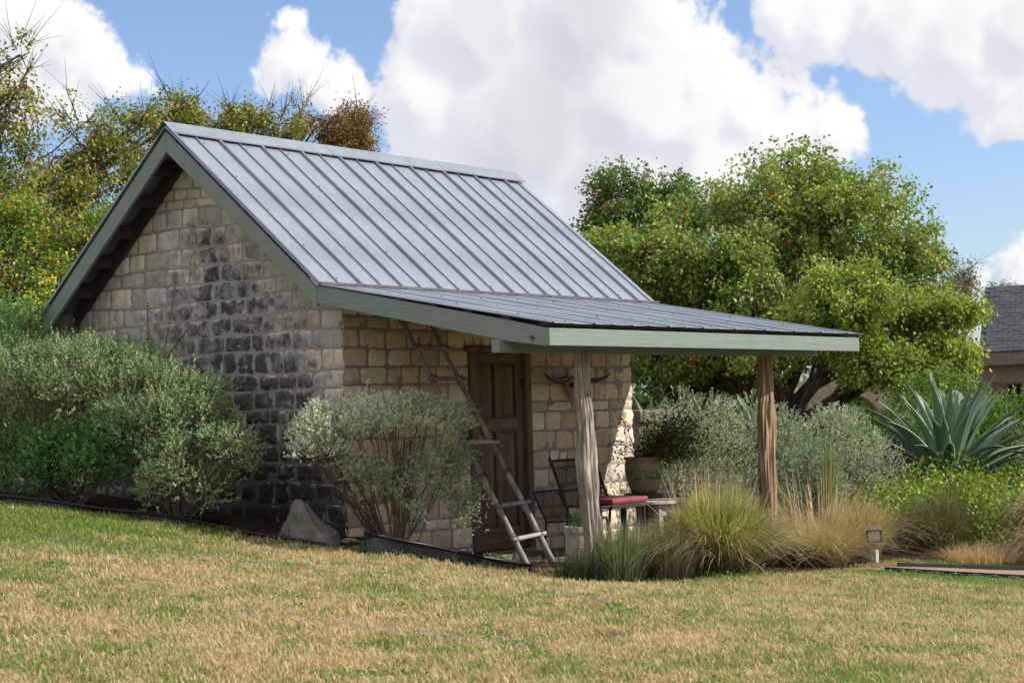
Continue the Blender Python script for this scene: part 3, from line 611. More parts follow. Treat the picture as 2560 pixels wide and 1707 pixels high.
def cen_extra(z):
    out = []
    for (x, y, zz, r) in ((-.40, -.98, .55, .13), (-.25, -1.1, .72, .1), (.42, -1.1, .36, .17), (.5, -1.12, .5, .14), (.62, -1.0, .88, .12), (.15, -1.15, .95, .12), (-.5, -.95, .8, .13), (-.65, -.85, .7, .12), (.3, -1.05, .55, .12), (.0, -1.1, .62, .12), (-.15, -1.12, .85, .12), (.5, -1.0, .78, .12), (-.85, -.9, .85, .16), (.36, -1.0, .72, .13), (-.3, -1.12, .42, .08)):
        n = int(130 * r / .13); P = np.array([x, y, z + zz]) + rng.normal(0, r * .55, (n, 3)); out.append(sprigs(P, rdir(n) + [0, 0, .6], .06, 9, .018, .3, pick(SAGEPAL, n)))
    return out
shrub('silver-grey sage shrub with bare fanning stems at the corner by the ladder', (-.2, -.78), [((-.35, .0, 1.14), (.56, .34, .24)), ((.20, -.12, 1.14), (.46, .34, .25)), ((-.72, .15, 1.10), (.30, .3, .24)), ((-.85, .15, .92), (.22, .2, .15)), ((.56, -.15, 1.08), (.26, .25, .25)), ((-.05, -.05, 1.25), (.5, .28, .17))], [((.52, .58, .48), 5), ((.62, .66, .56), 4), ((.38, .46, .34), 2), ((.58, .60, .42), 1)], 700, size=.0175, nstem=8, stem_r=.008, spikes=9, L=.07, extra=cen_extra, top=.12, cl=.085)
# thin vine-like shoots against the gable
vn = empty('climbing_shoot', (-.35, 2.4, .6), 'two thin thorny shoots with small leaves rising against the gable stones', 'plant'); vm_ = MB(); lv = []
for (pts) in ([(-.35, 2.55, .7), (-.36, 2.5, 1.7), (-.33, 2.42, 2.3), (-.33, 2.44, 2.72)], [(-.35, 2.3, .7), (-.34, 2.3, 1.8), (-.3, 2.15, 2.35), (-.3, 2.02, 2.85)], [(-.34, 2.3, 1.9), (-.33, 2.0, 2.2), (-.3, 1.85, 2.35)], [(-.3, 2.9, 1.2), (-.32, 2.85, 1.9), (-.3, 2.8, 2.15)]):
    vm_.tube(pts, [.006, .005, .004, .0025][:len(pts)], 4)
    k = np.array(pts); t = rng.uniform(0, len(k) - 1.01, 60); i = t.astype(int); P = k[i] + (k[i + 1] - k[i]) * (t - i)[:, None]; P = P[P[:, 2] > 1.5]; lv.append(leaf_arrays(P, rdir(len(P)), .03, .3, pick([((.25, .28, .08), 1), ((.30, .30, .12), 1)], len(P))))
    for p in P[::4]: e = p + rdir(1)[0] * .12; vm_.tube([p, e], [.003, .0015], 3); lv.append(leaf_arrays(np.array([p + (e - p) * q for q in (.5, .7, .9, 1)]), rdir(4), .028, .3, pick([((.27, .29, .09), 1)], 4)))
vm_.build('branches', TWIG, vn, kind='stuff'); leaf_mesh('foliage', lv, LEAF, vn, kind='stuff')
fp = np.array([(-1.2, .55, 1.98), (-1.25, .6, 1.9), (-1.15, .2, 1.86), (-1.2, .8, 1.85), (-1.9, 2.2, 1.55)]); fl_ = leaf_arrays(np.repeat(fp, 6, 0), rdir(30), .028, .4, np.tile([.45, .06, .42], (30, 1)))
# ------------------------------------------------------------------ edging strips
def edging(pts, h0, h1, label, lift=.0, dense=8):
    P = np.array(pts, float); t = np.linspace(0, len(P) - 1, len(P) * dense); i = np.minimum(t.astype(int), len(P) - 2); q = P[i] + (P[i + 1] - P[i]) * (t - i)[:, None]
    for _ in range(6): q[1:-1] = (q[:-2] + q[1:-1] * 2 + q[2:]) / 4
    z = gz(q[:, 0], q[:, 1]); n = len(q); mb = MB(); bead = []
    for k in range(n):
        h = h0 + (h1 - h0) * k / (n - 1); d = q[min(k + 1, n - 1)] - q[max(k - 1, 0)]; d /= np.linalg.norm(d); nn = np.array([-d[1], d[0]]) * .004
        lean = nn / .004 * .03 * math.sin(k * .35)
        for s in (1, -1): mb.v += [(q[k][0] + nn[0] * s, q[k][1] + nn[1] * s, z[k] - .05), (q[k][0] + nn[0] * s + lean[0], q[k][1] + nn[1] * s + lean[1], z[k] + h)]
        bead.append((q[k][0] + lean[0], q[k][1] + lean[1], z[k] + h))
    for k in range(n - 1):
        a = k * 4; b = a + 4; mb.f += [(a, b, b + 1, a + 1), (a + 3, b + 3, b + 2, a + 2)]
    o = empty('lawn_edging', bead[0], label, 'garden edging'); mb.build('strip', BLACKPL, o); MB().tube(bead, .017, 7).build('rolled_top', BLACKPL, o, smooth=True); return o
edging(EDGE_A, .085, .045, 'black plastic edging curving along the lawn below the left shrubs')
edging(EDGE_B, .20, .07, 'deep black plastic edging sweeping past the silver shrub to the ladder foot')
edging(EDGE_C, .03, .03, 'short black edging in front of the nearer cedar post')
edging([(-.75, -.72), (-.5, -.74), (-.2, -.76), (.1, -.8)], .06, .12, 'broken bit of black edging at the foot of the silver shrub')
edging([(-1.75, 3.4), (-1.4, 2.2), (-1.2, 1.3), (-.95, .6)], .02, .04, 'thin black edging lying under the left shrubs, behind the long one')
def rail(pts, h, label):
    o = MB()
    for a, b in zip(pts[:-1], pts[1:]):
        a, b = Vector(a), Vector(b); d = (b - a).normalized(); n_ = Vector((-d.y, d.x)) * .02; vs = []
        for p in (a, b):
            z = G(p.x, p.y); vs += [(p.x + n_.x, p.y + n_.y, z - .05), (p.x - n_.x, p.y - n_.y, z - .05), (p.x - n_.x, p.y - n_.y, z + h), (p.x + n_.x, p.y + n_.y, z + h)]
        o.add(vs, [(3, 2, 1, 0), (4, 5, 6, 7), (0, 1, 5, 4), (1, 2, 6, 5), (2, 3, 7, 6), (3, 0, 4, 7)])
    o = o.build('path_border', BORD, None, label=label, category='path border'); return o
BORD = m_plain('dark_border', (.035, .037, .04), .7)
rail([(4.18, -3.6), (4.4, -4.25), (4.66, -4.95), (5.2, -6.4), (6.2, -7.6)], .065, 'dark border strip along the near side of the gravel path')
rail([(4.72, -3.5), (5.3, -3.95), (5.85, -4.45), (7.0, -5.4), (9.2, -7.4)], .07, 'dark border strip along the far side of the gravel path')
# ------------------------------------------------------------------ rocks
def rock(label, c, size, seed, peak=None, name='boulder', mat=None):
    bm = bmesh.new(); bmesh.ops.create_icosphere(bm, subdivisions=5, radius=1)
    for v in bm.verts:
        p = v.co.copy(); q = Vector((p.x * size[0], p.y * size[1], p.z * size[2]))
        f_ = 1 + .22 * mnoise.noise(p * 1.1 + Vector((seed, 0, 0))) + .10 * mnoise.noise(p * 3 + Vector((0, seed, 0))) + .06 * mnoise.noise(p * 7) + .02 * mnoise.noise(p * 22)
        q *= f_
        for nv in PL:
            d = q.dot(nv[0]) - nv[1]
            if d > 0: q -= nv[0] * d * .95
        if peak and p.z > -.1: w_ = max(0, p.z); q.x = q.x * (1 - w_ * .5) + peak[0] * w_; q.y = q.y * (1 - w_ * .5) + peak[1] * w_; q.z += peak[2] * w_ ** 2
        v.co = q
    me = D.meshes.new(name); bm.to_mesh(me); bm.free(); o = link(name, me, mat or ROCK); o.location = c; props(o, label, 'rock'); return o
PL = [(Vector((-.7, -.6, .35)).normalized(), .17), (Vector((.3, -.9, .3)).normalized(), .16), (Vector((.8, .1, .5)).normalized(), .18)]
rock('pointed grey boulder leaning at the shed corner in the bare bed', (-.76, -.28, .36), (.25, .30, .20), 3.3, (-.07, .11, .11))
PL = []
rock('small pale stone at the foot of the corner, behind the boulder', (-.35, -.35, .23), (.07, .13, .05), 7.7, mat=STUCCO)
rock('small flat pale stone lying in the bed between shrub and boulder', (-1.05, -.05, .33), (.035, .06, .02), 9.7, mat=STUCCO)
rock('flat grey stone in the bed beside the edging gap', (-.7, -.78, .22), (.06, .09, .03), 2.7)
PL = []
sl = MB().prism([(1.0, -.62), (1.9, -.72), (1.98, -.5), (1.55, -.36), (1.05, -.40)], 2, -.14, -.035).build('stepping_slab', ROCK, None, bevel=.015, label='long flat weathered slab lying in front of the door', category='slab')
# ------------------------------------------------------------------ ladder
lad = empty('ladder', (1.4, -1.2, -.12), 'rustic grey pole ladder with lashed rungs leaning on the shed beside the door', 'ladder')
L0, L1, R0, R1 = [np.array(q) for q in ((1.2, -1.25, -.08), (.69, -.14, 2.40), (1.6, -1.2, .03), (1.13, -.14, 2.38))]
L0b = L0 + (L0 - L1) * .03; R0b = R0 + (R0 - R1) * .05
def pole(a, b, r0, r1, seed, n=16, wob=.014):
    k = []; rr = []
    for i in range(n + 1):
        t = i / n; p = a + (b - a) * t; w_ = math.sin(t * PI) if wob > .01 else 1; k.append((p[0] + n2(t * 3, seed) * wob * w_ * 2, p[1] + n2(t * 3, seed + 5) * wob * w_, p[2])); rr.append((r0 + (r1 - r0) * t) * (1 + .18 * n2(t * 9, seed + 2)))
    return k, rr
def addpole(nm, a, b, r0, r1, seed, mat=POLE, n=16, wob=.014):
    k, rr = pole(a, b, r0, r1, seed, n, wob); return MB().tube(k, rr, 9).build(nm, mat, lad, smooth=True)
addpole('rail', L0b, L1, .034, .022, 1.0); addpole('rail', R0b, R1, .034, .022, 5.0)
RUNGL = m_wood('pale_rung', (.30, .26, .235), (.55, .51, .48), 6, 0)
for k, (tl_, tr_) in enumerate(((.102, .069), (.233, .204), (.353, .337), (.487, .463), (.618, .602), (.743, .735), (.871, .871), (.985, .985))):
    a = L0 + (L1 - L0) * tl_; b = R0 + (R1 - R0) * tr_; d = (b - a) / np.linalg.norm(b - a); off = np.array([0, -.035, .0])
    if k != 2: addpole('rung', a - d * .06 + off, b + d * .07 + off, .025, .021, 10 + k * 3, RUNGL if k in (0, 3) else POLE, 6, .006)
    for p, rl in ((a, (L1 - L0)), (b, (R1 - R0))):
        rl = rl / np.linalg.norm(rl); m_ = MB()
        for q in (-.012, .004, .02):
            c_ = p + off * .45 + rl * q; u = np.cross(rl, [0, -1, 0]); u /= np.linalg.norm(u); w_ = np.cross(rl, u)
            m_.tube([c_ + (u * math.cos(t) * .036 + w_ * math.sin(t) * .05) for t in np.linspace(0, 2 * PI, 10)], .0035, 4, False)
        if k == 2: m_.tube([p + off, p + off + d * .05 + [0, 0, .012], p + off + d * .055 - [0, 0, .02]], .004, 4)
        m_.build('lashing', SCREW, lad)
# ------------------------------------------------------------------ longhorn skull on the wall
sk = empty('cow_skull', (3.68, -.05, 1.7), 'pale cow skull with dark horns hung on the wall behind the nearer post', 'skull')
BONE = m_plain('bone', (.42, .33, .24), .8, 0, .25, 30); HORN = m_plain('horn', (.05, .035, .03), .4)
V = []; ns, nk = 14, 16; secs = [(1.79, .03, .03), (1.785, .105, .06), (1.76, .12, .08), (1.72, .115, .09), (1.67, .095, .095), (1.61, .072, .09), (1.55, .058, .08), (1.50, .05, .065), (1.465, .048, .05), (1.45, .02, .02)]
for (z, a, b) in secs:
    for k in range(nk): t = 2 * PI * k / nk; V.append((3.68 + math.cos(t) * a, -.09 + math.sin(t) * b - (1.79 - z) * .12, z))
o = mesh_np('skull_bone', V, [(j * nk + k, j * nk + (k + 1) % nk, (j + 1) * nk + (k + 1) % nk, (j + 1) * nk + k)[::-1] for j in range(len(secs) - 1) for k in range(nk)] + [tuple(range(nk)), tuple(range((len(secs) - 1) * nk, len(secs) * nk))[::-1]], BONE, sk, smooth=True)
for s in (-1, 1):
    bm = bmesh.new(); bmesh.ops.create_icosphere(bm, subdivisions=2, radius=.026); me = D.meshes.new('e'); bm.to_mesh(me); bm.free(); e = link('eye_socket', me, DARKIN, sk); e.location = (3.68 + s * .088, -.15, 1.69)
    MB().tube([(3.68 + s * .10, -.10, 1.765), (3.68 + s * .22, -.12, 1.745), (3.68 + s * .40, -.15, 1.74), (3.68 + s * .55, -.17, 1.77), (3.68 + s * .66, -.18, 1.83)], [.036, .033, .027, .018, .004], 9).build('horn', HORN, sk, smooth=True)
MB().tube([(3.665, -.165, 1.49), (3.665, -.16, 1.47)], .012, 6).build('nostril', DARKIN, sk)
# ------------------------------------------------------------------ porch furniture
IRON = m_plain('rusty_iron', (.055, .035, .028), .7, .3); CUSH = m_plain('red_vinyl', (.25, .06, .085), .5, 0, .15, 12, .1); PALE = m_plain('pale_worn_wood', (.45, .41, .37), .8)
b_ = empty('metal_bench', (3.1, -1.0, -.1), 'rusty mesh-backed metal bench with a red seat cushion behind the nearer post', 'bench')
fr = MB(); A_, B_ = Vector((2.42, -1.30, .40)), Vector((3.22, -1.30, .40)); bk = Vector((.12, .52, 0))
for p in (A_, B_):
    q = p + bk; fr.tube([p, Vector((p.x - .03, p.y - .03, -.12))], .016, 6); fr.tube([q + Vector((-.0, -.02, 0)), Vector((q.x + .03, q.y + .06, -.12))], .016, 6); fr.tube([q, q + Vector((-.06, .16, .52))], .017, 6); fr.tube([p, q], .015, 6)
for a, b in ((A_, B_), (A_ + bk, B_ + bk), (A_ + bk + Vector((-.05, .155, .48)), B_ + bk + Vector((-.05, .155, .48))), (A_ + bk + Vector((-.02, .05, .16)), B_ + bk + Vector((-.02, .05, .16)))): fr.tube([a, b], .015, 6)
fr.build('frame', IRON, b_)
def lattice(o0, u, v, nu, nv, r=.003):
    m_ = MB()
    for k in range(-nv, nu):
        a0, a1 = max(0, k) / nu, min(nu, k + nv) / nu; 
        for sgn in (0, 1):
            p = o0 + u * a0 + v * ((a0 * nu - k) / nv if not sgn else 1 - (a0 * nu - k) / nv); q = o0 + u * a1 + v * ((a1 * nu - k) / nv if not sgn else 1 - (a1 * nu - k) / nv); m_.tube([p, q], r, 3, False)
    return m_
lattice(A_ + bk + Vector((-.0, .01, .02)), B_ - A_, Vector((-.05, .15, .46)), 34, 22).build('mesh_back', IRON, b_, kind='stuff')
MB().box(2.62, 3.30, -1.32, -.84, .415, .475).build('cushion', CUSH, b_, bevel=.02)
MB().box(2.60, 3.32, -1.33, -.84, .375, .405).build('seat_slat', OLDWOOD, b_)
c_ = empty('mesh_chair', (1.9, -.9, -.1), 'low rusty mesh chair half hidden left of the nearer post', 'chair')
fr = MB(); o0 = Vector((1.95, -.95, .28)); u = Vector((.5, .05, 0)); v = Vector((.0, .16, .30))
for a, b in ((o0, o0 + u), (o0 + v, o0 + u + v), (o0, o0 + v), (o0 + u, o0 + u + v), (o0, o0 + Vector((0, -.45, .02))), (o0 + u, o0 + u + Vector((0, -.45, .02))), (o0 + Vector((0, -.45, .02)), o0 + u + Vector((0, -.45, .02))), (o0, Vector((1.95, -.9, -.1))), (o0 + u, Vector((2.45, -.85, -.1))), (o0 + Vector((0, -.45, .02)), Vector((1.93, -1.42, -.12))), (o0 + u + Vector((0, -.45, .02)), Vector((2.46, -1.4, -.12)))): fr.tube([a, b], .014, 6)
fr.build('frame', IRON, c_); lattice(o0, u, v, 20, 12).build('mesh_back', IRON, c_, kind='stuff'); lattice(o0 + Vector((0, -.44, .02)), u, Vector((0, .44, -.02)), 20, 16).build('mesh_seat', IRON, c_, kind='stuff')
t_ = empty('side_table', (3.6, -1.2, -.1), 'weathered side table with pale rounded top at the right end of the bench', 'table')
def disc(cx, cy, rx, ry, z0, z1, n=24): return MB().prism([(cx + rx * math.cos(2 * PI * k / n), cy + ry * math.sin(2 * PI * k / n)) for k in range(n)], 2, z0, z1)
disc(3.60, -1.25, .34, .24, .375, .41).build('tabletop', PALE, t_, bevel=.006)
for (x, y) in ((3.42, -1.36), (3.76, -1.38), (3.45, -1.12), (3.75, -1.10)): MB().box(x - .04, x + .04, y - .035, y + .035, -.13, .375).build('leg', GREYTABLE, t_, bevel=.005)
MB().box(3.4, 3.78, -1.39, -1.36, .25, .35).build('apron', GREYTABLE, t_)
st_ = empty('plant_stand', (4.3, -.62, -.1), 'dark slatted wooden stand under the painted pot', 'stand')
disc(4.3, -.62, .27, .22, .40, .44).build('stand_top', OLDWOOD, st_)
for k in range(6): x = 4.08 + k * .088; MB().box(x, x + .045, -.80, -.775, .12, .40).build('slat', OLDWOOD, st_)
for (x, y) in ((4.08, -.78), (4.5, -.78), (4.1, -.46), (4.5, -.46)): MB().box(x, x + .05, y, y + .05, -.15, .4).build('leg', OLDWOOD, st_)
def lathe(prof, cx, cy, n=28):
    V = [(cx + r * math.cos(2 * PI * k / n), cy + r * math.sin(2 * PI * k / n), z) for (r, z) in prof for k in range(n)]
    F = [(j * n + k, j * n + (k + 1) % n, (j + 1) * n + (k + 1) % n, (j + 1) * n + k) for j in range(len(prof) - 1) for k in range(n)]; return V, F
m, t = newmat('painted_clay'); s = t.n('ShaderNodeSeparateXYZ', {0: t.pos}); n_ = t.noise(t.pos, 13, 3, .5); band = t.m('MULTIPLY', t.ss(s.outputs[2], .58, .61), t.ss(s.outputs[2], .72, .69))
bc = t.mix(t.noise(t.pos, 5, 4), (.28, .235, .15), (.17, .15, .10)); bc = t.mix(t.m('MULTIPLY', band, t.ss(n_, .47, .52)), bc, (.035, .15, .06)); bc = t.mix(t.m('MULTIPLY', band, t.ss(t.noise(t.pos, 21, 2), .62, .66)), bc, (.42, .25, .07)); POT = finish(m, t, bc, .35)
pt = empty('painted_pot', (4.28, -.62, .445), 'large tan glazed pot with green painted leaves standing right of the bench', 'pot'); V, F = lathe([(.0, .446), (.14, .446), (.165, .50), (.20, .60), (.212, .70), (.205, .79), (.195, .82), (.222, .835), (.22, .855), (.18, .855), (.17, .80)], 4.28, -.62)
mesh_np('pot_body', V, F, POT, pt, smooth=True); V, F = lathe([(0, .815), (.178, .815)], 4.28, -.62); mesh_np('potting_soil', V, F, SOIL, pt)
bp_ = empty('potted_shrub', (4.28, -.62, .8), 'olive and orange tinted leafy shrub growing in the painted pot', 'potted plant'); tw = MB(); lv = []
for _ in range(75):
    e = np.array([4.28, -.62, .8]) + np.array([rng.normal(.32, .25), rng.normal(-.36, .22), rng.uniform(.02, .52)]); k = curve_to((4.28 + rng.normal(0, .06), -.62 + rng.normal(0, .05), .78), e, .05, 5); tw.tube(k, [.007, .006, .005, .004, .002], 4, False)
    P = np.concatenate([k[2:] + rng.normal(0, .06, (3, 3)) for _ in range(16)]); lv.append(leaf_arrays(P, rdir(len(P)) + [0, 0, -.2], rng.uniform(.025, .045, len(P)), .32, pick([((.055, .10, .03), 6), ((.11, .14, .035), 3), ((.32, .17, .035), 1.2), ((.04, .07, .03), 3)], len(P))))
for (a, e) in (((4.2, -.6, .85), (3.55, -.75, 1.02)), ((4.2, -.6, .85), (3.75, -.7, 1.28)), ((4.2, -.6, .85), (3.5, -.8, .88))):
    k = curve_to(a, e, .06, 6); tw.tube(k, [.007, .006, .005, .004, .003, .002], 4, False); P = np.concatenate([k[3:] + rng.normal(0, .04, (3, 3)) for _ in range(12)]); lv.append(leaf_arrays(P, rdir(len(P)), .035, .32, pick([((.06, .11, .03), 3), ((.14, .17, .04), 1)], len(P))))
tw.build('branches', TWIG, bp_, kind='stuff'); leaf_mesh('foliage', lv, LEAF, bp_, kind='stuff')
wp = empty('stone_planter', (1.25, -1.85, -.2), 'small pale weathered planter in front of the bench, left of the post', 'planter'); V, F = lathe([(.0, -.2), (.13, -.2), (.15, .0), (.155, .22), (.165, .25), (.17, .30), (.14, .30), (.13, .25)], 1.27, -1.85, 12); mesh_np('planter_body', V, F, PALE, wp)

# ------------------------------------------------------------------ grasses
def tuft(name, label, base, n, h, spread, width, pal, lean=(0, 0), cat='grass clump', curl=.9, group=None, rbase=.12, dead=None, seg=5, mat=None):
    z = G(*base); nb = n; a = rng.uniform(0, 2 * PI, nb); rb = rbase * np.sqrt(rng.uniform(0, 1, nb)); B0 = np.stack([base[0] + rb * np.cos(a), base[1] + rb * np.sin(a), np.full(nb, z - .02)], -1)
    out = a + rng.normal(0, .5, nb); k = np.abs(rng.normal(0, 1, nb)) * .55 + .05; k = np.minimum(k, 1.5); hh = h * rng.uniform(.55, 1.08, nb); sp = spread * k
    hor = np.stack([np.cos(out), np.sin(out)], -1) * sp[:, None] + np.array(lean) * hh[:, None]; T = np.linspace(0, 1, seg + 1); pts = []
    for t in T:
        x = hor * (t ** 1.25)[..., None] if False else hor * (t ** 1.2); zz = hh * (t * (1 + .35 * curl * k) - curl * k * .95 * t ** 2.3)
        pts.append(np.stack([B0[:, 0] + x[:, 0], B0[:, 1] + x[:, 1], np.maximum(B0[:, 2] + zz, z - .01 + 0 * zz)], -1))
    S = np.stack([-np.sin(out + rng.normal(0, .8, nb)), np.cos(out), np.zeros(nb)], -1); V = []; w_ = width * rng.uniform(.6, 1.3, nb)[:, None]
    for j, t in enumerate(T): q = (1 - t) ** .6 * .5 + .02; V += [pts[j] + S * w_ * q, pts[j] - S * w_ * q]
    V = np.stack(V, 1); m2 = 2 * (seg + 1); idx = np.arange(nb)[:, None] * m2; F = np.concatenate([idx + np.array([2 * j, 2 * j + 1, 2 * j + 3, 2 * j + 2]) for j in range(seg)], 0)
    c = pick(pal, nb); 
    if dead is not None: dm = k > rng.uniform(.55, 1.3, nb); c[dm] = pick(dead, int(dm.sum()))
    tint = np.repeat(c[:, None], m2, 1); tint = tint.reshape(-1, 3)
    o = mesh_np(name, V.reshape(-1, 3), F, mat or BLADE, None, tint=tint); o['label'] = label; o['category'] = cat
    if group: o['group'] = group
    return o
GP = [((.28, .34, .09), 5), ((.42, .44, .15), 4), ((.13, .19, .05), 4), ((.60, .53, .32), 4)]; TANP = [((.56, .42, .28), 4), ((.64, .51, .35), 3), ((.38, .27, .18), 3)]; BRP = [((.48, .38, .23), 4), ((.32, .25, .15), 3), ((.36, .38, .13), 3), ((.56, .46, .30), 2)]
tuft('fountain_grass', 'big yellow-green fountain grass clump before the second cedar post', (2.05, -2.95), 5200, .9, 1.0, .0085, GP, dead=[((.40, .32, .22), 3), ((.26, .20, .15), 2), ((.5, .44, .3), 1)], rbase=.22)
for q_, (bx, by, sp_, n_c) in enumerate(((2.3, -2.75, .7, 150), (5.1, -2.35, .8, 170))): tuft('seed_stalks', ['tan feathery seed stalks leaning out of the fountain grass', 'pinkish seed stalks over the brown grass left of the floodlight'][q_], (bx, by), n_c, 1.15, sp_, .013, [((.55, .42, .33), 2), ((.62, .52, .38), 2), ((.38, .27, .2), 1)], rbase=.35, curl=.55)
tuft('fountain_grass', 'second yellow-green grass clump crowding behind the first, right of the bench', (2.75, -2.5), 2600, 1.05, .6, .0055, GP + [((.42, .30, .22), 3)], rbase=.2)
tuft('brown_grass', 'drooping brown and tan grass clump left of the garden floodlight', (4.5, -2.75), 3000, .6, .8, .007, BRP, dead=TANP, rbase=.22)
tuft('brown_grass', 'tan feathery grass clump directly behind the floodlight', (5.6, -2.6), 2600, .78, .75, .0055, BRP + [((.48, .38, .27), 3)], rbase=.25)
tuft('brown_grass', 'thin pinkish tan grass behind the second post base', (4.9, -1.9), 1500, .85, .6, .005, BRP + [((.45, .33, .27), 4)], rbase=.25)
tuft('wiry_grass', 'dark wiry arching grass clump right of the floodlight', (6.6, -3.15), 3200, .74, .9, .0055, [((.09, .085, .045), 5), ((.15, .17, .05), 3), ((.22, .19, .12), 2)], rbase=.2, lean=(.05, .1))
tuft('wiry_grass', 'dark wiry grass behind the first wiry clump', (7.6, -2.9), 2200, .75, .8, .006, [((.11, .14, .045), 5), ((.16, .2, .05), 3), ((.25, .2, .13), 2)], rbase=.25)
tuft('tan_grass', 'tan hair-like grass clump at the right edge beside the path', (6.9, -4.5), 3800, .7, .7, .0055, TANP, rbase=.22, curl=1.1)
tuft('tan_grass', 'second tan grass clump farther back at the right edge', (8.0, -4.0), 3600, .85, .75, .006, TANP, rbase=.25, curl=1.1)
tuft('tan_grass', 'low tan grass between path and dark wiry clump', (6.3, -3.75), 1400, .3, .6, .005, TANP, rbase=.4, curl=1.0)
tuft('rush_clump', 'grey-green upright rushes in front of the nearer post', (1.0, -2.5), 1500, .62, .34, .007, [((.15, .22, .12), 5), ((.22, .29, .16), 3), ((.40, .36, .24), 3), ((.08, .12, .06), 2)], rbase=.2, curl=.3)
tuft('rush_clump', 'dry twiggy herb clump between the rushes and the fountain grass', (1.45, -2.75), 1600, .55, .42, .006, [((.17, .21, .10), 3), ((.44, .36, .26), 3), ((.30, .25, .17), 2)], rbase=.22, curl=.4)
tuft('rush_clump', 'dark green strappy plant in the pale planter', (1.27, -1.85), 260, .8, .22, .011, [((.05, .11, .04), 4), ((.09, .15, .06), 2)], rbase=.08, curl=.6)
tuft('rush_clump', 'low weedy tuft at the near end of the rushes beside the ladder', (.8, -2.15), 700, .34, .24, .006, [((.08, .14, .06), 4), ((.2, .18, .1), 1)], rbase=.2, curl=.4)
def cover(name, label, pts, n, hgt, size, pal, cat='ground cover', ratio=.38, mat=None, up=.5):
    P = []; 
    for (x, y, r) in pts: a = rng.uniform(0, 2 * PI, n); q = r * np.sqrt(rng.uniform(0, 1, n)); P.append(np.stack([x + q * np.cos(a), y + q * np.sin(a), hgt * rng.uniform(0, 1, n) ** 1.3 * (1 - (q / r) ** 3 * .6)], -1))
    P = np.concatenate(P); P[:, 2] += gz(P[:, 0], P[:, 1]) + .005; P[:, 2] += vnoise(P, 5) * hgt * .15; v, f_, t_ = leaf_arrays(P, rdir(len(P)) + [0, 0, up], size * rng.uniform(.6, 1.3, len(P)), ratio, pick(pal, len(P)))
    return mesh_np(name, v, f_, mat or LEAF, None, tint=t_, kind='stuff', label=label, category=cat)
GC = [((.09, .19, .03), 4), ((.16, .26, .045), 3), ((.06, .12, .025), 2)]
cover('ground_cover', 'bright green low weeds around the foot of the silver shrub', [(-.35, -.95, .3), (.1, -1.05, .3), (.5, -1.1, .3), (.85, -1.2, .25), (-.6, -.85, .15)], 520, .11, .028, GC)
cover('ground_cover', 'green weeds sprouting at the bed edge by the boulder', [(-.75, -.75, .16), (-1.0, -.4, .16), (-1.35, .35, .18), (-.45, -.55, .1)], 130, .06, .022, GC)
cover('leaf_litter', 'dead brown leaves scattered over the bare bed', [(-.9, -.1, .5), (-1.3, .9, .6), (-1.6, 2.0, .6), (1.2, -.9, .35)], 120, .015, .022, [((.16, .09, .05), 1), ((.25, .17, .1), 1)], cat='leaf litter', up=0)
cover('ground_cover', 'yellow-green leafy vines spreading below the agave', [(6.9, -2.6, .7), (7.6, -1.9, .9), (8.4, -2.6, .8), (9.2, -3.2, .9), (8.2, -3.4, .6), (9.6, -1.9, .8), (6.6, -2.4, .5), (7.2, -3.3, .5)], 1700, .6, .052, [((.19, .28, .035), 5), ((.28, .34, .05), 3), ((.10, .18, .03), 3)])
cover('ground_cover', 'green undergrowth filling the bed behind the grasses', [(3.2, -2.2, .5), (4.0, -1.9, .5), (5.4, -1.6, .8), (6.2, -2.0, .7), (2.3, -2.3, .4)], 900, .38, .035, [((.09, .16, .035), 4), ((.17, .23, .05), 3), ((.26, .22, .11), 2)])
cover('ground_cover', 'small green leaves along the foot of the fountain grass', [(1.5, -3.2, .25), (1.9, -3.35, .25), (2.3, -3.3, .25), (1.2, -2.7, .2)], 260, .06, .022, GC)
# ------------------------------------------------------------------ floodlight
fl = empty('garden_floodlight', (5.0, -3.1, G(5, -3.1)), 'small brown ribbed floodlight on a white junction box among the grasses', 'floodlight'); fx, fy, fz = 5.0, -3.1, G(5, -3.1)
BRZ = m_plain('bronze_paint', (.16, .11, .10), .6, .2); WBX = m_plain('white_box', (.5, .5, .5), .6)
MB().box(fx - .035, fx + .035, fy - .03, fy + .03, fz, fz + .15).build('junction_box', WBX, fl, bevel=.006); MB().tube([(fx, fy, fz + .15), (fx, fy, fz + .215), (fx - .02, fy, fz + .25)], .012, 8).build('neck', BRZ, fl)
hd = MB().prism([(-.075, .0), (.075, .0), (.05, .125), (-.05, .125)], 0, -.06, .05); hd.box(-.075, -.06, -.085, .085, -.012, .14)
for k in range(5): hd.box(.05, .066, -.05 + k * .024, -.044 + k * .024, .01, .12)
hd.box(-.02, .01, -.02, .02, -.03, 0)
o = D.objects.new('lamp_head', None); me_o = hd.build('lamp_head', BRZ, fl, own_origin=False); D.objects.remove(o); me_o.location = (fx - .02, fy - .01, fz + .27); me_o.rotation_euler = (0, math.radians(-22), math.radians(25))
gl = MB().box(-.079, -.0755, -.06, .06, .01, .12).build('lamp_glass', WBX, fl, own_origin=False); gl.location = me_o.location; gl.rotation_euler = me_o.rotation_euler
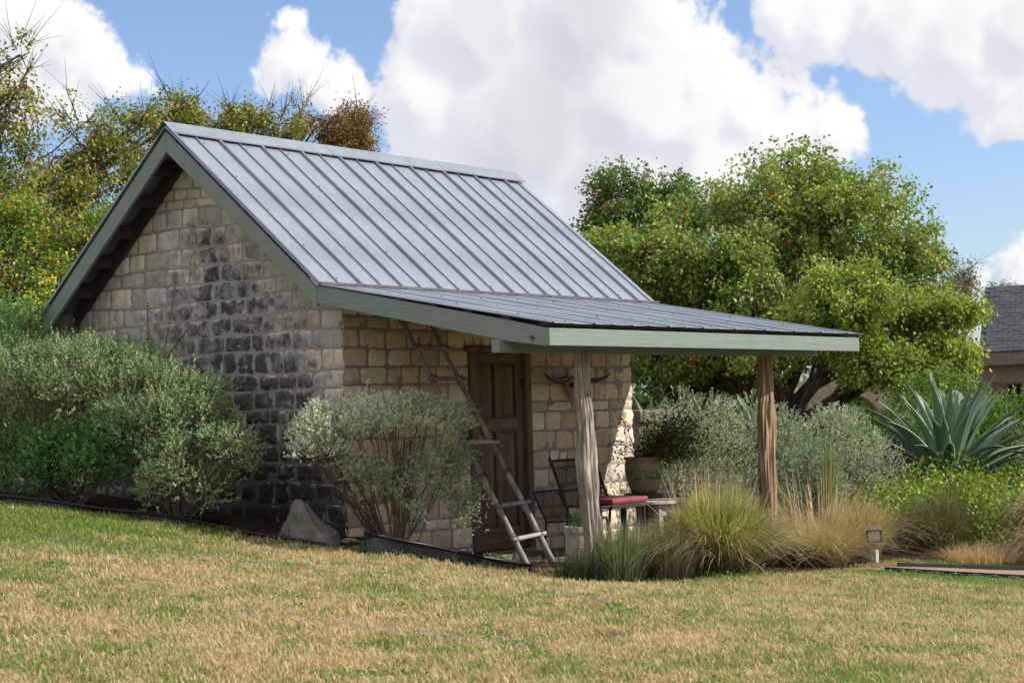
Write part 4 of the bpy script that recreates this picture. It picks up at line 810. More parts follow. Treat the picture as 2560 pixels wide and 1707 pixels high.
# ------------------------------------------------------------------ agaves
AG, t = newmat('agave_leaf'); nz = t.noise(t.sc(t.obj, 3, 3, .6), 1, 4); a_ = t.n('ShaderNodeAttribute', attribute_name='tint').outputs['Color']
finish(AG, t, t.mix(t.ss(nz, .35, .7, 0, .6), a_, (.20, .27, .25)), .5, spec=.35)
def agave(label, c, n, L, w, name='agave', tilt0=.12, group=None):
    o = empty(name, c, label, 'agave', group)
    for i in range(n):
        f_ = i / n; az_ = i * 2.39996 + rng.normal(0, .1); el_ = math.radians(84 - 62 * f_ ** 1.05 + rng.normal(0, 4)); Lk = L * rng.uniform(.82, 1.05) * (1.0 if f_ < .8 else .8); V = []; T = []; m_ = 12
        h = np.array([math.cos(az_), math.sin(az_), 0]); s_ = np.array([-math.sin(az_), math.cos(az_), 0]); p = np.array(c, float) + h * .07 * w / .09 + [0, 0, .03]; e = el_
        for j in range(m_ + 1):
            t = j / m_; wd = w * (.75 + .9 * t - 1.65 * t ** 2.6) * (1 if t < .97 else .3); wd = max(wd, .004); d_ = h * math.cos(e) + np.array([0, 0, math.sin(e)]); nn_ = -h * math.sin(e) + np.array([0, 0, math.cos(e)])
            th = .03 * (1 - t) + .004; ch = wd * .42
            for (a, up_) in ((-1, ch), (-.88, ch * .78), (0, 0), (.88, ch * .78), (1, ch), (.88, ch * .7 - th * .4), (0, -th * 1.3), (-.88, ch * .7 - th * .4)): V.append(p + s_ * wd * a + nn_ * up_); col = np.array([.125, .215, .135]) * (1.0 + .15 * math.sin(i * 1.7)) ; T.append(np.array([.34, .40, .20]) if abs(a) == 1 else col)
            p = p + d_ * Lk / m_; e -= (.035 + .055 * f_) * (1.2 if t > .4 else .6) if f_ < .75 else .09 * (t - .2)
        F = [(j * 8 + k, j * 8 + (k + 1) % 8, (j + 1) * 8 + (k + 1) % 8, (j + 1) * 8 + k)[::-1] for j in range(m_) for k in range(8)]
        mesh_np('leaf', V, F, AG, o, tint=np.array(T), smooth=True)
    return o
agave('huge blue-green agave with spreading pointed leaves at the right', (11.25, -1.25, .12), 58, 1.68, .088)
agave('large agave cut off by the right edge of the view', (11.6, -3.2, .1), 20, 1.35, .10)
for i, (x, y) in enumerate(((7.6, 2.4), (8.6, 2.1), (9.3, 1.6), (10.0, 1.2))): agave(['smallest agave tips showing above the hedge near the wall', 'middle agave tips above the silver hedge', 'agave tips above the hedge just left of the second post', 'agave tips above the hedge right behind the second post'][i], (x, y, .9), 13, .75, .05, group='agaves behind the silver hedge')
# ------------------------------------------------------------------ hedges right
shrub('silver sage hedge bush nearest the shed, left part of the hedge', (5.75, -.45), [((0, 0, 1.06), (.66, .62, .72)), ((-.1, .35, .8), (.5, .5, .6))], SAGEPAL, 330, .022, nl=9, L=.10, nstem=16, group='silver sage hedge bushes', spikes=10, top=-.7, cl=.2)
shrub('silver sage hedge bush directly behind the second post', (6.85, -.65), [((0, 0, .95), (.75, .7, .68)), ((.3, -.4, .6), (.6, .5, .5))], SAGEPAL, 330, .022, nl=9, L=.10, nstem=14, group='silver sage hedge bushes', spikes=10, top=-.7, cl=.2)
shrub('silver sage hedge bush at the right end, in front of the arch', (7.7, -1.35), [((0, 0, .75), (.62, .55, .58)), ((-.3, .1, .75), (.55, .5, .52)), ((.15, -.25, .45), (.5, .45, .42))], SAGEPAL, 330, .022, nl=9, L=.10, nstem=14, group='silver sage hedge bushes', spikes=12, top=-.7, cl=.2)
tuft('sapling_sprout', 'slim yellow-green upright sprout standing in front of the hedge', (6.6, -1.75), 160, 1.25, .14, .016, [((.2, .28, .08), 1), ((.26, .32, .12), 1)], rbase=.05, curl=.1, cat='plant')
GRS = [((.08, .17, .035), 4), ((.13, .24, .05), 4), ((.2, .3, .06), 2)]
shrub('bright green bushy shrub behind the big agave', (13.0, -.4), [((0, 0, .8), (.9, 1.0, .85)), ((.6, -1.2, .6), (.8, .9, .75)), ((.9, -2.3, .3), (.8, .9, .6))], GRS, 170, .045, nl=8, L=.16, nstem=10, mat=LEAF, top=-.8)
shrub('dark green rounded shrub left of the big agave', (11.3, .15), [((0, 0, .35), (.6, .6, .5)), ((.3, -.6, .2), (.5, .5, .4))], [((.035, .10, .025), 4), ((.06, .15, .035), 2)], 240, .035, nl=8, L=.13, nstem=8, mat=LEAF, top=-.8)
shrub('leafy green shrub at the right edge before the house', (14.5, -3.6), [((0, 0, .35), (.9, 1.0, .6)), ((-1.0, -.6, .25), (.8, .8, .5))], GRS, 170, .045, nl=8, L=.16, nstem=8, mat=LEAF, top=-.8)
cover('ground_cover', 'dark tangled vines around the big agave', [(10.3, -2.2, .9), (11.5, -2.4, .9), (12.3, -2.8, .9), (10.0, -1.0, .9)], 1500, .45, .05, [((.05, .12, .03), 4), ((.10, .19, .04), 3)])
tuft('tall_weeds', 'tall pale feathery weeds between the wall corner and the hedge', (7.8, 1.9), 260, 1.75, .8, .012, [((.32, .28, .16), 3), ((.2, .2, .08), 2)], rbase=.5, curl=.25, cat='weeds')
# low stone ledge
lg = empty('stone_ledge', (5.9, .3, .5), 'low garden wall end with a thick pale capstone beside the shed', 'garden wall'); MB().box(5.55, 6.5, .25, .75, -.4, 1.22).build('wall_body', STUCCO, lg)
MB().box(5.48, 6.6, .18, .82, 1.223, 1.385).build('capstone', ROCK, lg, bevel=.03)
# ================================================================== trees
def tree(label, base, th, ells, pal, ntip=900, per=26, lsz=.07, ratio=.36, trunk_r=.13, clump=.17, gate=-.5, twig=.5, bare=0, group=None, droop=.35, name='tree', limbs=None, lo=.55, berries=None, mat=None):
    z = G(*base); o = empty(name, (base[0], base[1], z), label, 'tree', group); tr = MB(); top = np.array([base[0] + rng.normal(0, .1), base[1] + rng.normal(0, .1), z + th]); b0 = np.array([base[0], base[1], z - .1])
    k = curve_to(b0, top, 0, 6); tr.tube(k, list(np.linspace(trunk_r, trunk_r * .75, 6)), 8, False); nodes = []; lv = []
    tot = sum(e[1][0] * e[1][1] * e[1][2] for e in ells) ** 1.0
    for (c, r) in ells:
        c = np.array([base[0] + c[0], base[1] + c[1], z + c[2]]); r = np.array(r); mainl = curve_to(k[rng.integers(3, 6)], c, .15, 7); tr.tube(mainl, list(np.linspace(trunk_r * .6, trunk_r * .22, 7)), 6, False)
        nd = [mainl[j] for j in (3, 4, 5, 6)]
        for _ in range(9):
            q = rdir(1)[0]; q[2] = q[2] * .8 + .15; e = c + q * r * rng.uniform(.45, .8); s0 = mainl[rng.integers(2, 7)]; kk = curve_to(s0, e, .08, 6); tr.tube(kk, list(np.linspace(trunk_r * .25, trunk_r * .08, 6)), 5, False); nd += [kk[j] for j in (2, 3, 4, 5)]
        nd = np.array(nd); n = int(ntip * (r[0] * r[1] * r[2]) ** .667 / sum((e[1][0] * e[1][1] * e[1][2]) ** .667 for e in ells))
        ks_ = int(10 + 4 * r.max()); sd_ = rdir(ks_); sd_[:, 2] = sd_[:, 2] * .85 + .12; sub = c + sd_ * r * rng.uniform(.5, .92, (ks_, 1)); rs = rng.uniform(.34, .56, ks_) * (r[0] * r[1] * r[2]) ** .333
        ix = rng.integers(0, ks_, n); dd = rdir(n); dd[:, 2] = dd[:, 2] * .8 + .12; P = sub[ix] + dd * rs[ix][:, None] * rng.uniform(.35, 1.0, (n, 1)) ** .7 * [1.1, 1.1, .85]; P = P[(vnoise(P, 2.6, 1.3) + .6 * vnoise(P, 5, 4)) > gate]; P = P[P[:, 2] > z + .4]
        d2_ = rdir(n // 2); Ps = c + d2_ * r * rng.uniform(.45, .98, (n // 2, 1)) * (1 + .15 * vnoise(d2_, 3, c[0])[:, None]); Ps = Ps[(vnoise(Ps, 2.6, 1.3) + .6 * vnoise(Ps, 5, 4)) > gate + .12]; P = np.concatenate([P, Ps[Ps[:, 2] > z + .4]])
        near = nd[np.argmin(((P[:, None] - nd[None]) ** 2).sum(-1), 1)]
        for p, q in zip(P, near):
            if rng.uniform() < twig: tr.tube(curve_to(q, p, .03, 4), [trunk_r * .07, trunk_r * .055, trunk_r * .04, trunk_r * .02], 3, False)
        m_ = len(P); outd = nrm(P - c); t = rng.uniform(0, 1, (m_, per, 1)); Q = P[:, None] + outd[:, None] * (t - .5) * clump * 1.6 + rng.normal(0, clump * .42, (m_, per, 3)); ld = rng.normal(0, .6, (m_, per, 3)) + outd[:, None] * .5 + [0, 0, -droop]
        ct = np.repeat(pick(pal, m_, .12), per, 0) * rng.uniform(.7, 1.3, (m_ * per, 1)); mixin = rng.uniform(size=m_ * per) < .35; ct[mixin] = pick(pal, int(mixin.sum()))
        lv.append(leaf_arrays(Q.reshape(-1, 3), ld.reshape(-1, 3), lsz * rng.uniform(.6, 1.2, m_ * per), ratio, ct, .15))
        for _ in range(bare):
            q = rdir(1)[0]; q[2] = abs(q[2]) + .5; q = q / np.linalg.norm(q); s0 = c + q * r * .6; e = c + q * r * rng.uniform(1.02, 1.42); kk = curve_to(s0, e, 0, 6); tr.tube(kk, list(np.linspace(.014, .004, 6)), 3, False)
            for _ in range(6): j = rng.integers(1, 5); tr.tube(curve_to(kk[j], kk[j] + (q + rdir(1)[0] * .7) * rng.uniform(.2, .5), 0, 3), [.006, .004, .002], 3, False)
            P2 = np.concatenate([kk[2:5] + rng.normal(0, .09, (3, 3)) for _ in range(6)]); lv.append(leaf_arrays(P2, rdir(18) + [0, 0, -.4], lsz, ratio, pick(pal, 18)))
        if berries is not None:
            P3 = c + rdir(60) * r * rng.uniform(.8, 1.05, (60, 1)); Q = (P3[:, None] + rng.normal(0, .09, (60, 22, 3))).reshape(-1, 3); lv.append(leaf_arrays(Q, rdir(len(Q)), .022, .5, pick(berries, len(Q))))
    tr.build('trunk', BARK, o); leaf_mesh('crown', lv, mat or LEAF, o, kind='stuff'); return o
PEAR = [((.19, .29, .065), 5), ((.28, .37, .09), 5), ((.13, .21, .06), 3), ((.38, .43, .12), 2), ((.45, .14, .08), .12)]
YEL = [((.25, .35, .07), 5), ((.36, .42, .08), 4), ((.17, .26, .06), 4), ((.50, .47, .09), .7)]
def ell(u, v, Dp, ru, rv, base, rd=None):
    """crown lobe from a bearing and a distance"""
    s = Dp / 4013; p = CAM + (FW + RT * (u - 1176) / 4013 - UP * (v - 784) / 4013) * Dp; z = G(*base)
    return ((p.x - base[0], p.y - base[1], p.z - z), (ru * s, (rd or ru) * s, rv * s))
B1 = (18.4, 5.6)
tree('tall broad green pear tree, the largest behind the porch', B1, 1.5, [ell(1800, 520, 35, 175, 180, B1), ell(1960, 560, 35, 190, 170, B1), ell(1620, 590, 34.5, 190, 165, B1), ell(2080, 680, 35, 125, 150, B1), ell(1480, 640, 34, 130, 150, B1), ell(1740, 700, 34, 240, 130, B1), ell(1870, 440, 35.5, 100, 100, B1), ell(1990, 780, 34.5, 160, 100, B1), ell(1800, 400, 36, 60, 65, B1), ell(1560, 800, 34.5, 170, 70, B1), ell(2060, 560, 35, 100, 110, B1)], PEAR + [((.42, .13, .08), .08)], 4600, 28, .088, trunk_r=.17, clump=.2, gate=-.2, lo=.62, twig=.3)
B2 = (17.9, 7.6)
tree('darker green tree at the left of the big pear tree, behind the roof end', B2, 1.6, [ell(1440, 470, 38, 85, 80, B2), ell(1400, 560, 38, 70, 110, B2), ell(1540, 520, 38, 90, 110, B2), ell(1500, 760, 37, 180, 110, B2), ell(1600, 850, 36, 170, 70, B2)], [((.10, .19, .05), 5), ((.15, .25, .07), 3), ((.32, .15, .08), .5)], 1700, 26, .085, trunk_r=.12, clump=.2, gate=-.45)
B3 = (16.2, 4.0)
tree('yellow-green pear tree in front, drooping over the arch at the right', B3, 1.3, [ell(1960, 720, 31, 130, 130, B3), ell(2120, 790, 31, 115, 130, B3), ell(2195, 770, 30.5, 65, 105, B3), ell(1760, 800, 31, 90, 60, B3), ell(2060, 855, 30.5, 130, 50, B3)], YEL, 2000, 26, .082, trunk_r=.13, clump=.2, gate=-.15)
OL = [((.22, .28, .06), 5), ((.33, .35, .07), 4), ((.13, .21, .05), 5), ((.50, .40, .06), 2), ((.20, .12, .06), 2)]
GO = [((.10, .20, .04), 5), ((.17, .29, .05), 4), ((.44, .41, .05), 3), ((.50, .36, .05), 1)]
BR = [((.24, .13, .06), 5), ((.17, .10, .06), 3), ((.32, .23, .07), 3), ((.15, .18, .05), 1)]
SEED = [((.11, .06, .045), 1), ((.17, .10, .06), 1)]
T1 = (-.6, 13.2)
tree('tall thin olive tree at the far left edge', T1, 2.0, [ell(20, 240, 27, 75, 120, T1), ell(40, 130, 27, 45, 55, T1), ell(10, 420, 27, 110, 130, T1), ell(70, 560, 26.5, 110, 130, T1), ell(-60, 330, 27, 90, 200, T1)], OL, 800, 18, .074, .26, .09, .18, -.1, .9, 3)
T2 = (3.0, 14.4)
tree('olive and yellow tree with bare twigs above the roof peak, left of centre', T2, 2.2, [ell(200, 340, 30, 105, 110, T2), ell(310, 330, 30, 100, 90, T2), ell(150, 480, 29, 120, 120, T2), ell(270, 470, 29, 120, 130, T2), ell(410, 290, 30.5, 70, 80, T2)], OL, 1150, 18, .078, .28, .11, .20, .0, .9, 4, berries=SEED)
T3 = (1.2, 10.2)
tree('dense green and yellow tree hugging the left slope of the roof', T3, 1.4, [ell(150, 640, 25, 130, 110, T3), ell(70, 690, 24.5, 130, 130, T3), ell(230, 560, 25, 90, 110, T3), ell(20, 560, 25, 90, 100, T3), ell(120, 760, 24, 150, 90, T3), ell(20, 820, 23.5, 110, 100, T3)], GO, 1700, 24, .066, .28, .1, .16, -.6, .4, 0, berries=SEED)
T4 = (7.0, 14.6)
tree('green tree with bare grey top twigs behind the middle of the ridge', T4, 2.4, [ell(500, 300, 33, 60, 70, T4), ell(560, 300, 33, 85, 60, T4), ell(440, 330, 33, 80, 70, T4), ell(630, 310, 33, 70, 55, T4)], OL, 620, 16, .078, .26, .1, .2, .05, 1.0, 5)
T5 = (9.6, 13.2)
tree('reddish brown thorny tree right of the green one above the ridge', T5, 2.4, [ell(720, 300, 34, 85, 60, T5), ell(800, 310, 34, 75, 55, T5), ell(840, 320, 34, 45, 50, T5), ell(690, 270, 34, 45, 45, T5)], BR, 800, 18, .055, .32, .1, .22, .0, 1.0, 3)
sn = MB().tube([(10.6, 12.3, G(10.6, 12.3) - .1), (10.68, 12.2, 7.3)], [.14, .085], 8).build('dead_trunk', BARK, None, label='bare cut trunk standing up among the trees above the ridge', category='dead tree')
T6 = (22.5, 4.2)
tree('small pale tree beyond the right tree beside the house roof', T6, 2.0, [ell(2200, 640, 47, 45, 45, T6), ell(2170, 700, 46, 60, 60, T6), ell(2290, 665, 60, 30, 14, T6)], [((.17, .17, .08), 1), ((.12, .14, .05), 1)], 260, 16, .08, .3, .08, .2, -.3, 1.0, 2)
# shade bushes and far growth beyond the yard
DK = [((.035, .075, .022), 4), ((.055, .11, .03), 3), ((.09, .14, .035), 1)]
def mass(label, pts, pal, per=1500, lsz=.16):
    lv = []
    for (x, y, zc, rx, ry, rz) in pts:
        n = per; d = rdir(n); d[:, 2] = np.abs(d[:, 2]) * .9 - .1; P = np.array([x, y, G(x, y) + zc]) + d * [rx, ry, rz] * (1 + .2 * vnoise(d, 4, x))[:, None] * rng.uniform(.7, 1.05, (n, 1)); lv.append(leaf_arrays(P, rdir(n) + d * .5, lsz * rng.uniform(.6, 1.3, n), .4, pick(pal, n)))
    return leaf_mesh('undergrowth', lv, LEAF, None, kind='stuff', label=label, category='undergrowth')
mass('dark bushes under the trees behind the hedge', [(17 + i * .55, 9.5 - i * 1.3, .6, 1.3, 1.3, 1.5 if i < 3 else 1.0) for i in range(4)] + [(14.6, 6.9, .5, 1.2, 1.2, 1.3), (12.5, 7.4, .4, 1.2, 1.2, 1.2)], DK, 1500, .11)
mass('dense growth beyond the left shrubs', [(-2.5, 10.5, .5, 1.6, 1.4, 1.5), (-.5, 9.2, .5, 1.6, 1.2, 1.6), (1.4, 8.0, .5, 1.4, 1.2, 1.5), (-4.5, 11.5, .5, 1.6, 1.4, 1.4)], GO, 2400, .08)
ring = [(62 * math.cos(a) , 62 * math.sin(a), .8, 6, 6, 3.4) for a in np.arange(0, 2 * PI, .15)]
mass('far line of trees round the property', ring, DK, 500, .7)
# ------------------------------------------------------------------ buildings beyond
m, t = newmat('roof_shingle'); n_ = t.noise(t.pos, 3, 4); n5 = t.noise(t.pos, 20, 3); SHIN = finish(m, t, t.mix(t.ss(t.m('ADD', t.m('MULTIPLY', n_, .4), t.m('MULTIPLY', n5, .6)), .35, .65), (.030, .034, .045), (.068, .072, .088)), .9, bump=n5, bstr=.5)
TAUPE = m_plain('taupe_trim', (.20, .165, .13), .8)
hs = empty('shingled_house', (29.8, 5.6, G(29.8, 5.6)), 'far house at the right with grey shingle roof and deep dark porch', 'house'); E0 = Vector((29.5, 5.75, 2.50)); e_ = Vector((.34, -.94, 0)).normalized(); n_v = Vector((.94, .34, 0)).normalized(); UPV = Vector((0, 0, 1)); LN = 13; SL = Vector((.94 * 5.6, .34 * 5.6, 2.25))
def P_(a, b, c): return E0 + e_ * a + n_v * b + UPV * c
def slab(pts, th, mat, name, par, kind=None):
    n = (pts[1] - pts[0]).cross(pts[3] - pts[0]).normalized() * th; mb = MB().add([*pts, *[p - n for p in pts]], [(0, 1, 2, 3), (7, 6, 5, 4), (0, 4, 5, 1), (1, 5, 6, 2), (2, 6, 7, 3), (3, 7, 4, 0)]); return mb.build(name, mat, par)
slab([P_(0, 0, 0), P_(LN, 0, 0), P_(LN, 5.6, 2.0), P_(0, 5.6, 2.0)], .12, SHIN, 'roof', hs)
slab([P_(0, 5.62, 2.0), P_(LN, 5.62, 2.0), P_(LN, 11.2, 0), P_(0, 11.2, 0)], .12, SHIN, 'roof', hs)
rf = MB()
for k in range(22):
    b = .02 + k * .25; h = b * 2.0 / 5.6
    for j in range(46):
        a = j * .28 + (.14 if k % 2 else 0); x_ = h + .012 + rng.uniform(0, .014); hb = x_ + .022; b2 = b + .24; rf.add([P_(a, b, hb), P_(a + .27, b, hb), P_(a + .27, b2, hb + .24 * .357 - .006), P_(a, b2, hb + .24 * .357 - .006), P_(a, b, h), P_(a + .27, b, h)], [(0, 1, 2, 3), (4, 5, 1, 0)])
rf.build('shingles', SHIN, hs, kind='stuff')
slab([P_(0, -.02, -.30), P_(LN, -.02, -.30), P_(LN, -.02, -.01), P_(0, -.02, -.01)], .05, TAUPE, 'gutter_board', hs)
slab([P_(0, .25, -.75), P_(LN, .25, -.75), P_(LN, .25, -.30), P_(0, .25, -.30)], .2, TAUPE, 'porch_beam', hs)
MB().add([P_(.1, 2.2, -3.2), P_(LN, 2.2, -3.2), P_(LN, 9.4, -3.2), P_(.1, 9.4, -3.2), P_(.1, 2.2, .55), P_(LN, 2.2, .55), P_(LN, 5.6, 1.8), P_(.1, 5.6, 1.8), P_(LN, 9.4, .5), P_(.1, 9.4, .55)], [(0, 1, 5, 4), (1, 2, 8, 6, 5), (3, 0, 4, 7, 9), (2, 3, 9, 8)]).build('wall', STUCCO, hs)
slab([P_(.6, 2.15, -3.0), P_(3.4, 2.15, -3.0), P_(3.4, 2.15, -.8), P_(.6, 2.15, -.8)], .03, DARKIN, 'doorway', hs)
for a in (1.15, 4.4, 7.6):
    p = P_(a, .35, 0); MB().tube([(p.x, p.y, -.7), (p.x, p.y, 1.8)], .15, 4).build('post', TAUPE, hs); MB().tube([P_(a - .1, .35, -1.5), P_(a - .85, .35, -.7)], .06, 4).build('brace', TAUPE, hs)
# garden wall with a round arch
aw = empty('arched_wall', (23.9, 6.8, 0), 'stucco garden wall with a dark round arch under the drooping tree', 'garden wall'); AC = Vector((23.3, 6.35, .85)); uu = RT.copy(); uu.z = 0; uu.normalize(); vv = Vector((-uu.y, uu.x, 0)) * -1
n = 26; R1 = .72; out = MB(); pts_i = [AC + uu * (R1 * math.cos(a)) + UPV * (R1 * math.sin(a)) for a in np.linspace(0, PI, n)]; pts_o = [AC + uu * (1.15 * math.cos(a)) + UPV * (1.15 * math.sin(a)) for a in np.linspace(0, PI, n)]
for k in range(n - 1):
    q = [pts_i[k], pts_o[k], pts_o[k + 1], pts_i[k + 1]]; out.add([*q, *[p + vv * .35 for p in q]], [(0, 1, 2, 3), (7, 6, 5, 4), (0, 3, 7, 4), (1, 5, 6, 2)])
out.build('arch_ring', STUCCO, aw)
for s_ in (-1, 1):
    a, b = AC + uu * (s_ * R1), AC + uu * (s_ * (4.5 if s_ > 0 else 6.5)); q = [Vector((a.x, a.y, -.8)), Vector((b.x, b.y, -.8)), Vector((b.x, b.y, .85)), Vector((a.x, a.y, .85))]; q = q if s_ > 0 else [q[1], q[0], q[3], q[2]]; out = MB().add([*[p + vv * .02 for p in q], *[p + vv * .33 for p in q]], [(0, 1, 2, 3), (7, 6, 5, 4), (0, 3, 7, 4), (1, 5, 6, 2), (3, 2, 6, 7), (0, 4, 5, 1)]); out.build('wall_panel', STUCCO, aw)
mass('dark bush filling the round arch of the garden wall', [(23.0, 6.3, .6, .62, .62, .95)], [((.012, .02, .012), 1)], 2600, .09)
# ================================================================== lawn grass
_col = D.collections.new('grass_sources')
def blade_clump(i, n=85, R=.17, h=(.022, .06)):
    a = rng.uniform(0, 2 * PI, n); q = R * np.sqrt(rng.uniform(0, 1, n)); B0 = np.stack([q * np.cos(a), q * np.sin(a), np.full(n, -.004)], -1); hh = rng.uniform(*h, n)
    lean = rng.uniform(0, 2 * PI, n); k = np.abs(rng.normal(.5, .45, n)); d = np.stack([np.cos(lean) * k, np.sin(lean) * k, np.ones(n) * rng.uniform(.15, 1, n)], -1); d = nrm(d); w_ = rng.uniform(.0014, .0032, n)[:, None]; s_ = np.stack([-np.sin(lean), np.cos(lean), np.zeros(n)], -1) * w_
    L = hh[:, None] * rng.uniform(1, 1.5, (n, 1)); m_ = B0 + d * L * .5; tip = B0 + d * L + np.stack([np.cos(lean) * L[:, 0] * .25, np.sin(lean) * L[:, 0] * .25, -L[:, 0] * .12], -1)
    V = np.stack([B0 - s_, B0 + s_, m_ + s_, m_ - s_, tip], 1).reshape(-1, 3); V[:, 2] = np.maximum(V[:, 2], -.004)
    F = [(j * 5, j * 5 + 1, j * 5 + 2, j * 5 + 3) for j in range(n)] + [(j * 5 + 3, j * 5 + 2, j * 5 + 4) for j in range(n)]
    me = D.meshes.new('grass_clump'); me.from_pydata([tuple(v) for v in V], [], F); r_ = np.repeat(rng.uniform(0, 1, n), 5); r2 = np.repeat(rng.uniform(0, 1, n), 5); at = me.attributes.new('tint', 'FLOAT_COLOR', 'POINT'); at.data.foreach_set('color', np.stack([r_, r2, r2 * 0, r2 * 0 + 1], -1).astype(np.float32).ravel())
    o = D.objects.new('grass_clump', me); _col.objects.link(o); me.materials.append(GRM); return o
GRM, t = newmat('lawn_blades'); a_ = t.n('ShaderNodeSeparateColor', {0: t.n('ShaderNodeAttribute', attribute_name='tint').outputs['Color']}); sp = t.n('ShaderNodeSeparateXYZ', {0: t.pos})
f1_ = t.noise(t.pos, .75, 4, .6); f2_ = t.noise(t.pos, 3.2, 4, .65); f3_ = t.noise(t.pos, 11, 3, .6); gr = t.m('MULTIPLY_ADD', f1_, 2.2, -1.1); gr = t.m('ADD', gr, t.m('MULTIPLY_ADD', f2_, 2.4, -1.2)); gr = t.m('ADD', gr, t.m('MULTIPLY_ADD', f3_, 1.6, -.8))
# greener towards the beds on the left (shade and water), drier in the open
bl = t.m('ADD', t.m('MULTIPLY', sp.outputs[0], .55), t.m('MULTIPLY', sp.outputs[1], -.35)); lush = t.ss(t.m('ADD', t.m('MULTIPLY', sp.outputs[1], 1.0), t.m('MULTIPLY', sp.outputs[0], -.1)), -1.2, 1.6, 0, .8); strip = t.m('MULTIPLY', t.ss(sp.outputs[0], 3.0, 3.7, 0, .8), t.ss(sp.outputs[1], -3.2, -3.6))
gr = t.m('ADD', t.m('ADD', gr, t.m('ADD', lush, strip)), .33)
isg = t.ss(t.m('SUBTRACT', gr, a_.outputs[0]), -.05, .05)
gcol = t.mix(a_.outputs[1], (.13, .21, .04), (.28, .36, .09)); dcol = t.mix(a_.outputs[1], (.40, .30, .155), (.70, .545, .32)); cl = t.mix(isg, dcol, gcol)
b = t.n('ShaderNodeBsdfPrincipled', {'Base Color': cl, 'Roughness': .7, 'Specular IOR Level': .2}); tr = t.n('ShaderNodeBsdfTranslucent', {'Color': cl}); t.put(t.out.inputs[0], t.n('ShaderNodeMixShader', {0: .25, 1: b.outputs[0], 2: tr.outputs[0]}).outputs[0])
for i in range(7): blade_clump(i, 120 if i < 5 else 80, .17, (.016, .045) if i < 5 else (.03, .058))
# scatter: denser where it shows large
pts = []
def scatter(n, x0, x1, y0, y1):
    x = rng.uniform(x0, x1, n); y = rng.uniform(y0, y1, n); return np.stack([x, y], -1)
Pq = scatter(21000, -10.5, 6.5, -10.5, 6)
dx_, dy_ = Pq[:, 0] - CAM.x, Pq[:, 1] - CAM.y; dep_ = dx_ * .795 + dy_ * .607; sid = dx_ * .607 - dy_ * .795
ok = (dep_ > 6.5) & (np.abs(sid) < dep_ * .36 + .8) & ~BED1(Pq[:, 0], Pq[:, 1]) & ~BED2(Pq[:, 0], Pq[:, 1]) & ~PATH(Pq[:, 0], Pq[:, 1]) & ~((Pq[:, 0] > -.1) & (Pq[:, 0] < 5.2) & (Pq[:, 1] > -.1) & (Pq[:, 1] < 4.1))
Pq = Pq[ok]; Pq = np.concatenate([Pq, Pq + rng.normal(0, .12, Pq.shape)])
ok = ~BED1(Pq[:, 0], Pq[:, 1]) & ~BED2(Pq[:, 0], Pq[:, 1]) & ~PATH(Pq[:, 0], Pq[:, 1]); Pq = Pq[ok]
me = D.meshes.new('lawn_grass'); me.from_pydata([(x, y, z) for (x, y), z in zip(Pq, gz(Pq[:, 0], Pq[:, 1]))], [], [])
lo = link('lawn_grass', me); props(lo, 'patchy half green half straw coloured mown lawn grass', 'grass', None, 'stuff')
ng = D.node_groups.new('scatter_grass', 'GeometryNodeTree'); ng.interface.new_socket('Geometry', in_out='INPUT', socket_type='NodeSocketGeometry'); ng.interface.new_socket('Geometry', in_out='OUTPUT', socket_type='NodeSocketGeometry')
N = ng.nodes; Lk = ng.links; gi = N.new('NodeGroupInput'); go = N.new('NodeGroupOutput'); ci = N.new('GeometryNodeCollectionInfo'); ci.inputs['Collection'].default_value = _col; ci.inputs['Separate Children'].default_value = True; ci.inputs['Reset Children'].default_value = True
ip = N.new('GeometryNodeInstanceOnPoints'); rv = N.new('FunctionNodeRandomValue'); rv.data_type = 'FLOAT_VECTOR'; rv.inputs[0].default_value = (-.08, -.08, 0); rv.inputs[1].default_value = (.08, .08, 6.283); rs = N.new('FunctionNodeRandomValue'); rs.data_type = 'FLOAT'; rs.inputs[2].default_value = .6; rs.inputs[3].default_value = 1.15
ip.inputs['Pick Instance'].default_value = True
Lk.new(gi.outputs[0], ip.inputs['Points']); Lk.new(ci.outputs[0], ip.inputs['Instance']); Lk.new(rv.outputs[0], ip.inputs['Rotation']); Lk.new(rs.outputs[1], ip.inputs['Scale']); Lk.new(ip.outputs[0], go.inputs[0])
md = lo.modifiers.new('scatter', 'NODES'); md.node_group = ng
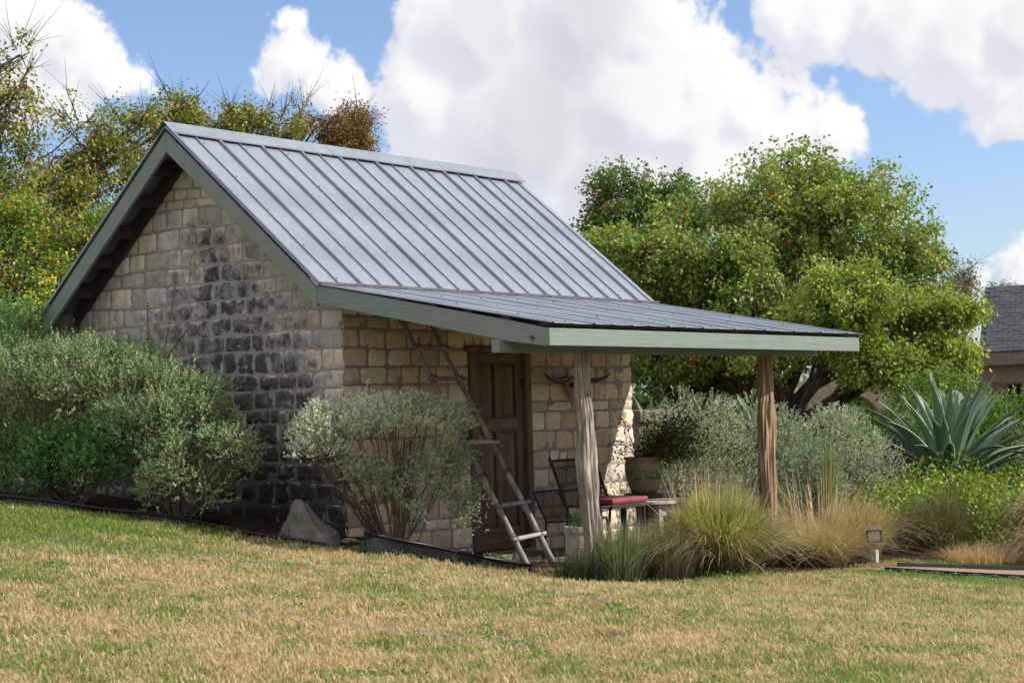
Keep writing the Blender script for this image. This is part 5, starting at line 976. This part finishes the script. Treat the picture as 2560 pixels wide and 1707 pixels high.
wp_ = scatter(520, -9, 5.5, -9.5, 2.5); wp_ = wp_[(vnoise(np.c_[wp_, wp_[:, 0] * 0], 1.3, 4) > -.1) & ~BED1(wp_[:, 0], wp_[:, 1]) & ~BED2(wp_[:, 0], wp_[:, 1]) & ~PATH(wp_[:, 0], wp_[:, 1]) & ((wp_[:, 0] < -.3) | (wp_[:, 1] < -1.6))]
cover('lawn_weeds', 'little clumps of bright green clover and weeds dotted through the lawn', [(x, y, rng.uniform(.06, .2)) for x, y in wp_], 90, .028, .02, [((.12, .24, .04), 4), ((.18, .31, .06), 3)], ratio=.42, up=.9)
fp = scatter(260, -9, 5.5, -9.5, 2.5); fp = fp[~BED1(fp[:, 0], fp[:, 1]) & ~BED2(fp[:, 0], fp[:, 1]) & ((fp[:, 0] < -.3) | (fp[:, 1] < -1.6))]
cover('fallen_leaves', 'small dry brown leaves scattered over the lawn', [(x, y, .25) for x, y in fp], 2, .03, .03, [((.22, .13, .07), 2), ((.36, .24, .12), 2), ((.5, .4, .25), 1)], cat='leaf litter', up=.2)
# barbed wire lying over the lawn
WIRE = m_plain('galvanised_wire', (.34, .37, .42), .5, .5)
def wire(a, b, label):
    o = empty('barbed_wire', (a[0], a[1], G(*a)), label, 'wire', 'barbed wire strands over the lawn'); a, b = np.array(a), np.array(b); n = 60; k = []
    for i in range(n + 1): p = a + (b - a) * i / n; k.append((p[0], p[1], G(*p) + .05 + .012 * math.sin(i * .9)))
    MB().tube(k, .0022, 4).build('strand', WIRE, o); bb = MB(); L = np.linalg.norm(b - a); d = (b - a) / L
    for i in range(int(L / .13)):
        p = a + d * (i + .5) * .13; z = G(*p) + .05 + .012 * math.sin((i + .5) * .13 / L * n * .9)
        bb.tube([(p[0] - .012, p[1] + .004, z - .012), (p[0] + .012, p[1] - .004, z + .012)], .002, 3); bb.tube([(p[0] - .012, p[1], z + .012), (p[0] + .012, p[1], z - .012)], .002, 3)
    bb.build('barbs', WIRE, o, kind='stuff')
wire((-3.95, .6), (-2.55, -2.95), 'barbed wire strand crossing the lawn nearest the left edging')
wire((-5.3, -4.05), (-5.0, -6.1), 'barbed wire strand in the lower middle of the lawn')
wire((-2.5, -4.2), (-2.85, -5.05), 'short barbed wire strand right of the ladder foot')
wire((4.0, -3.4), (4.4, -4.95), 'barbed wire strand along the path border at the right')
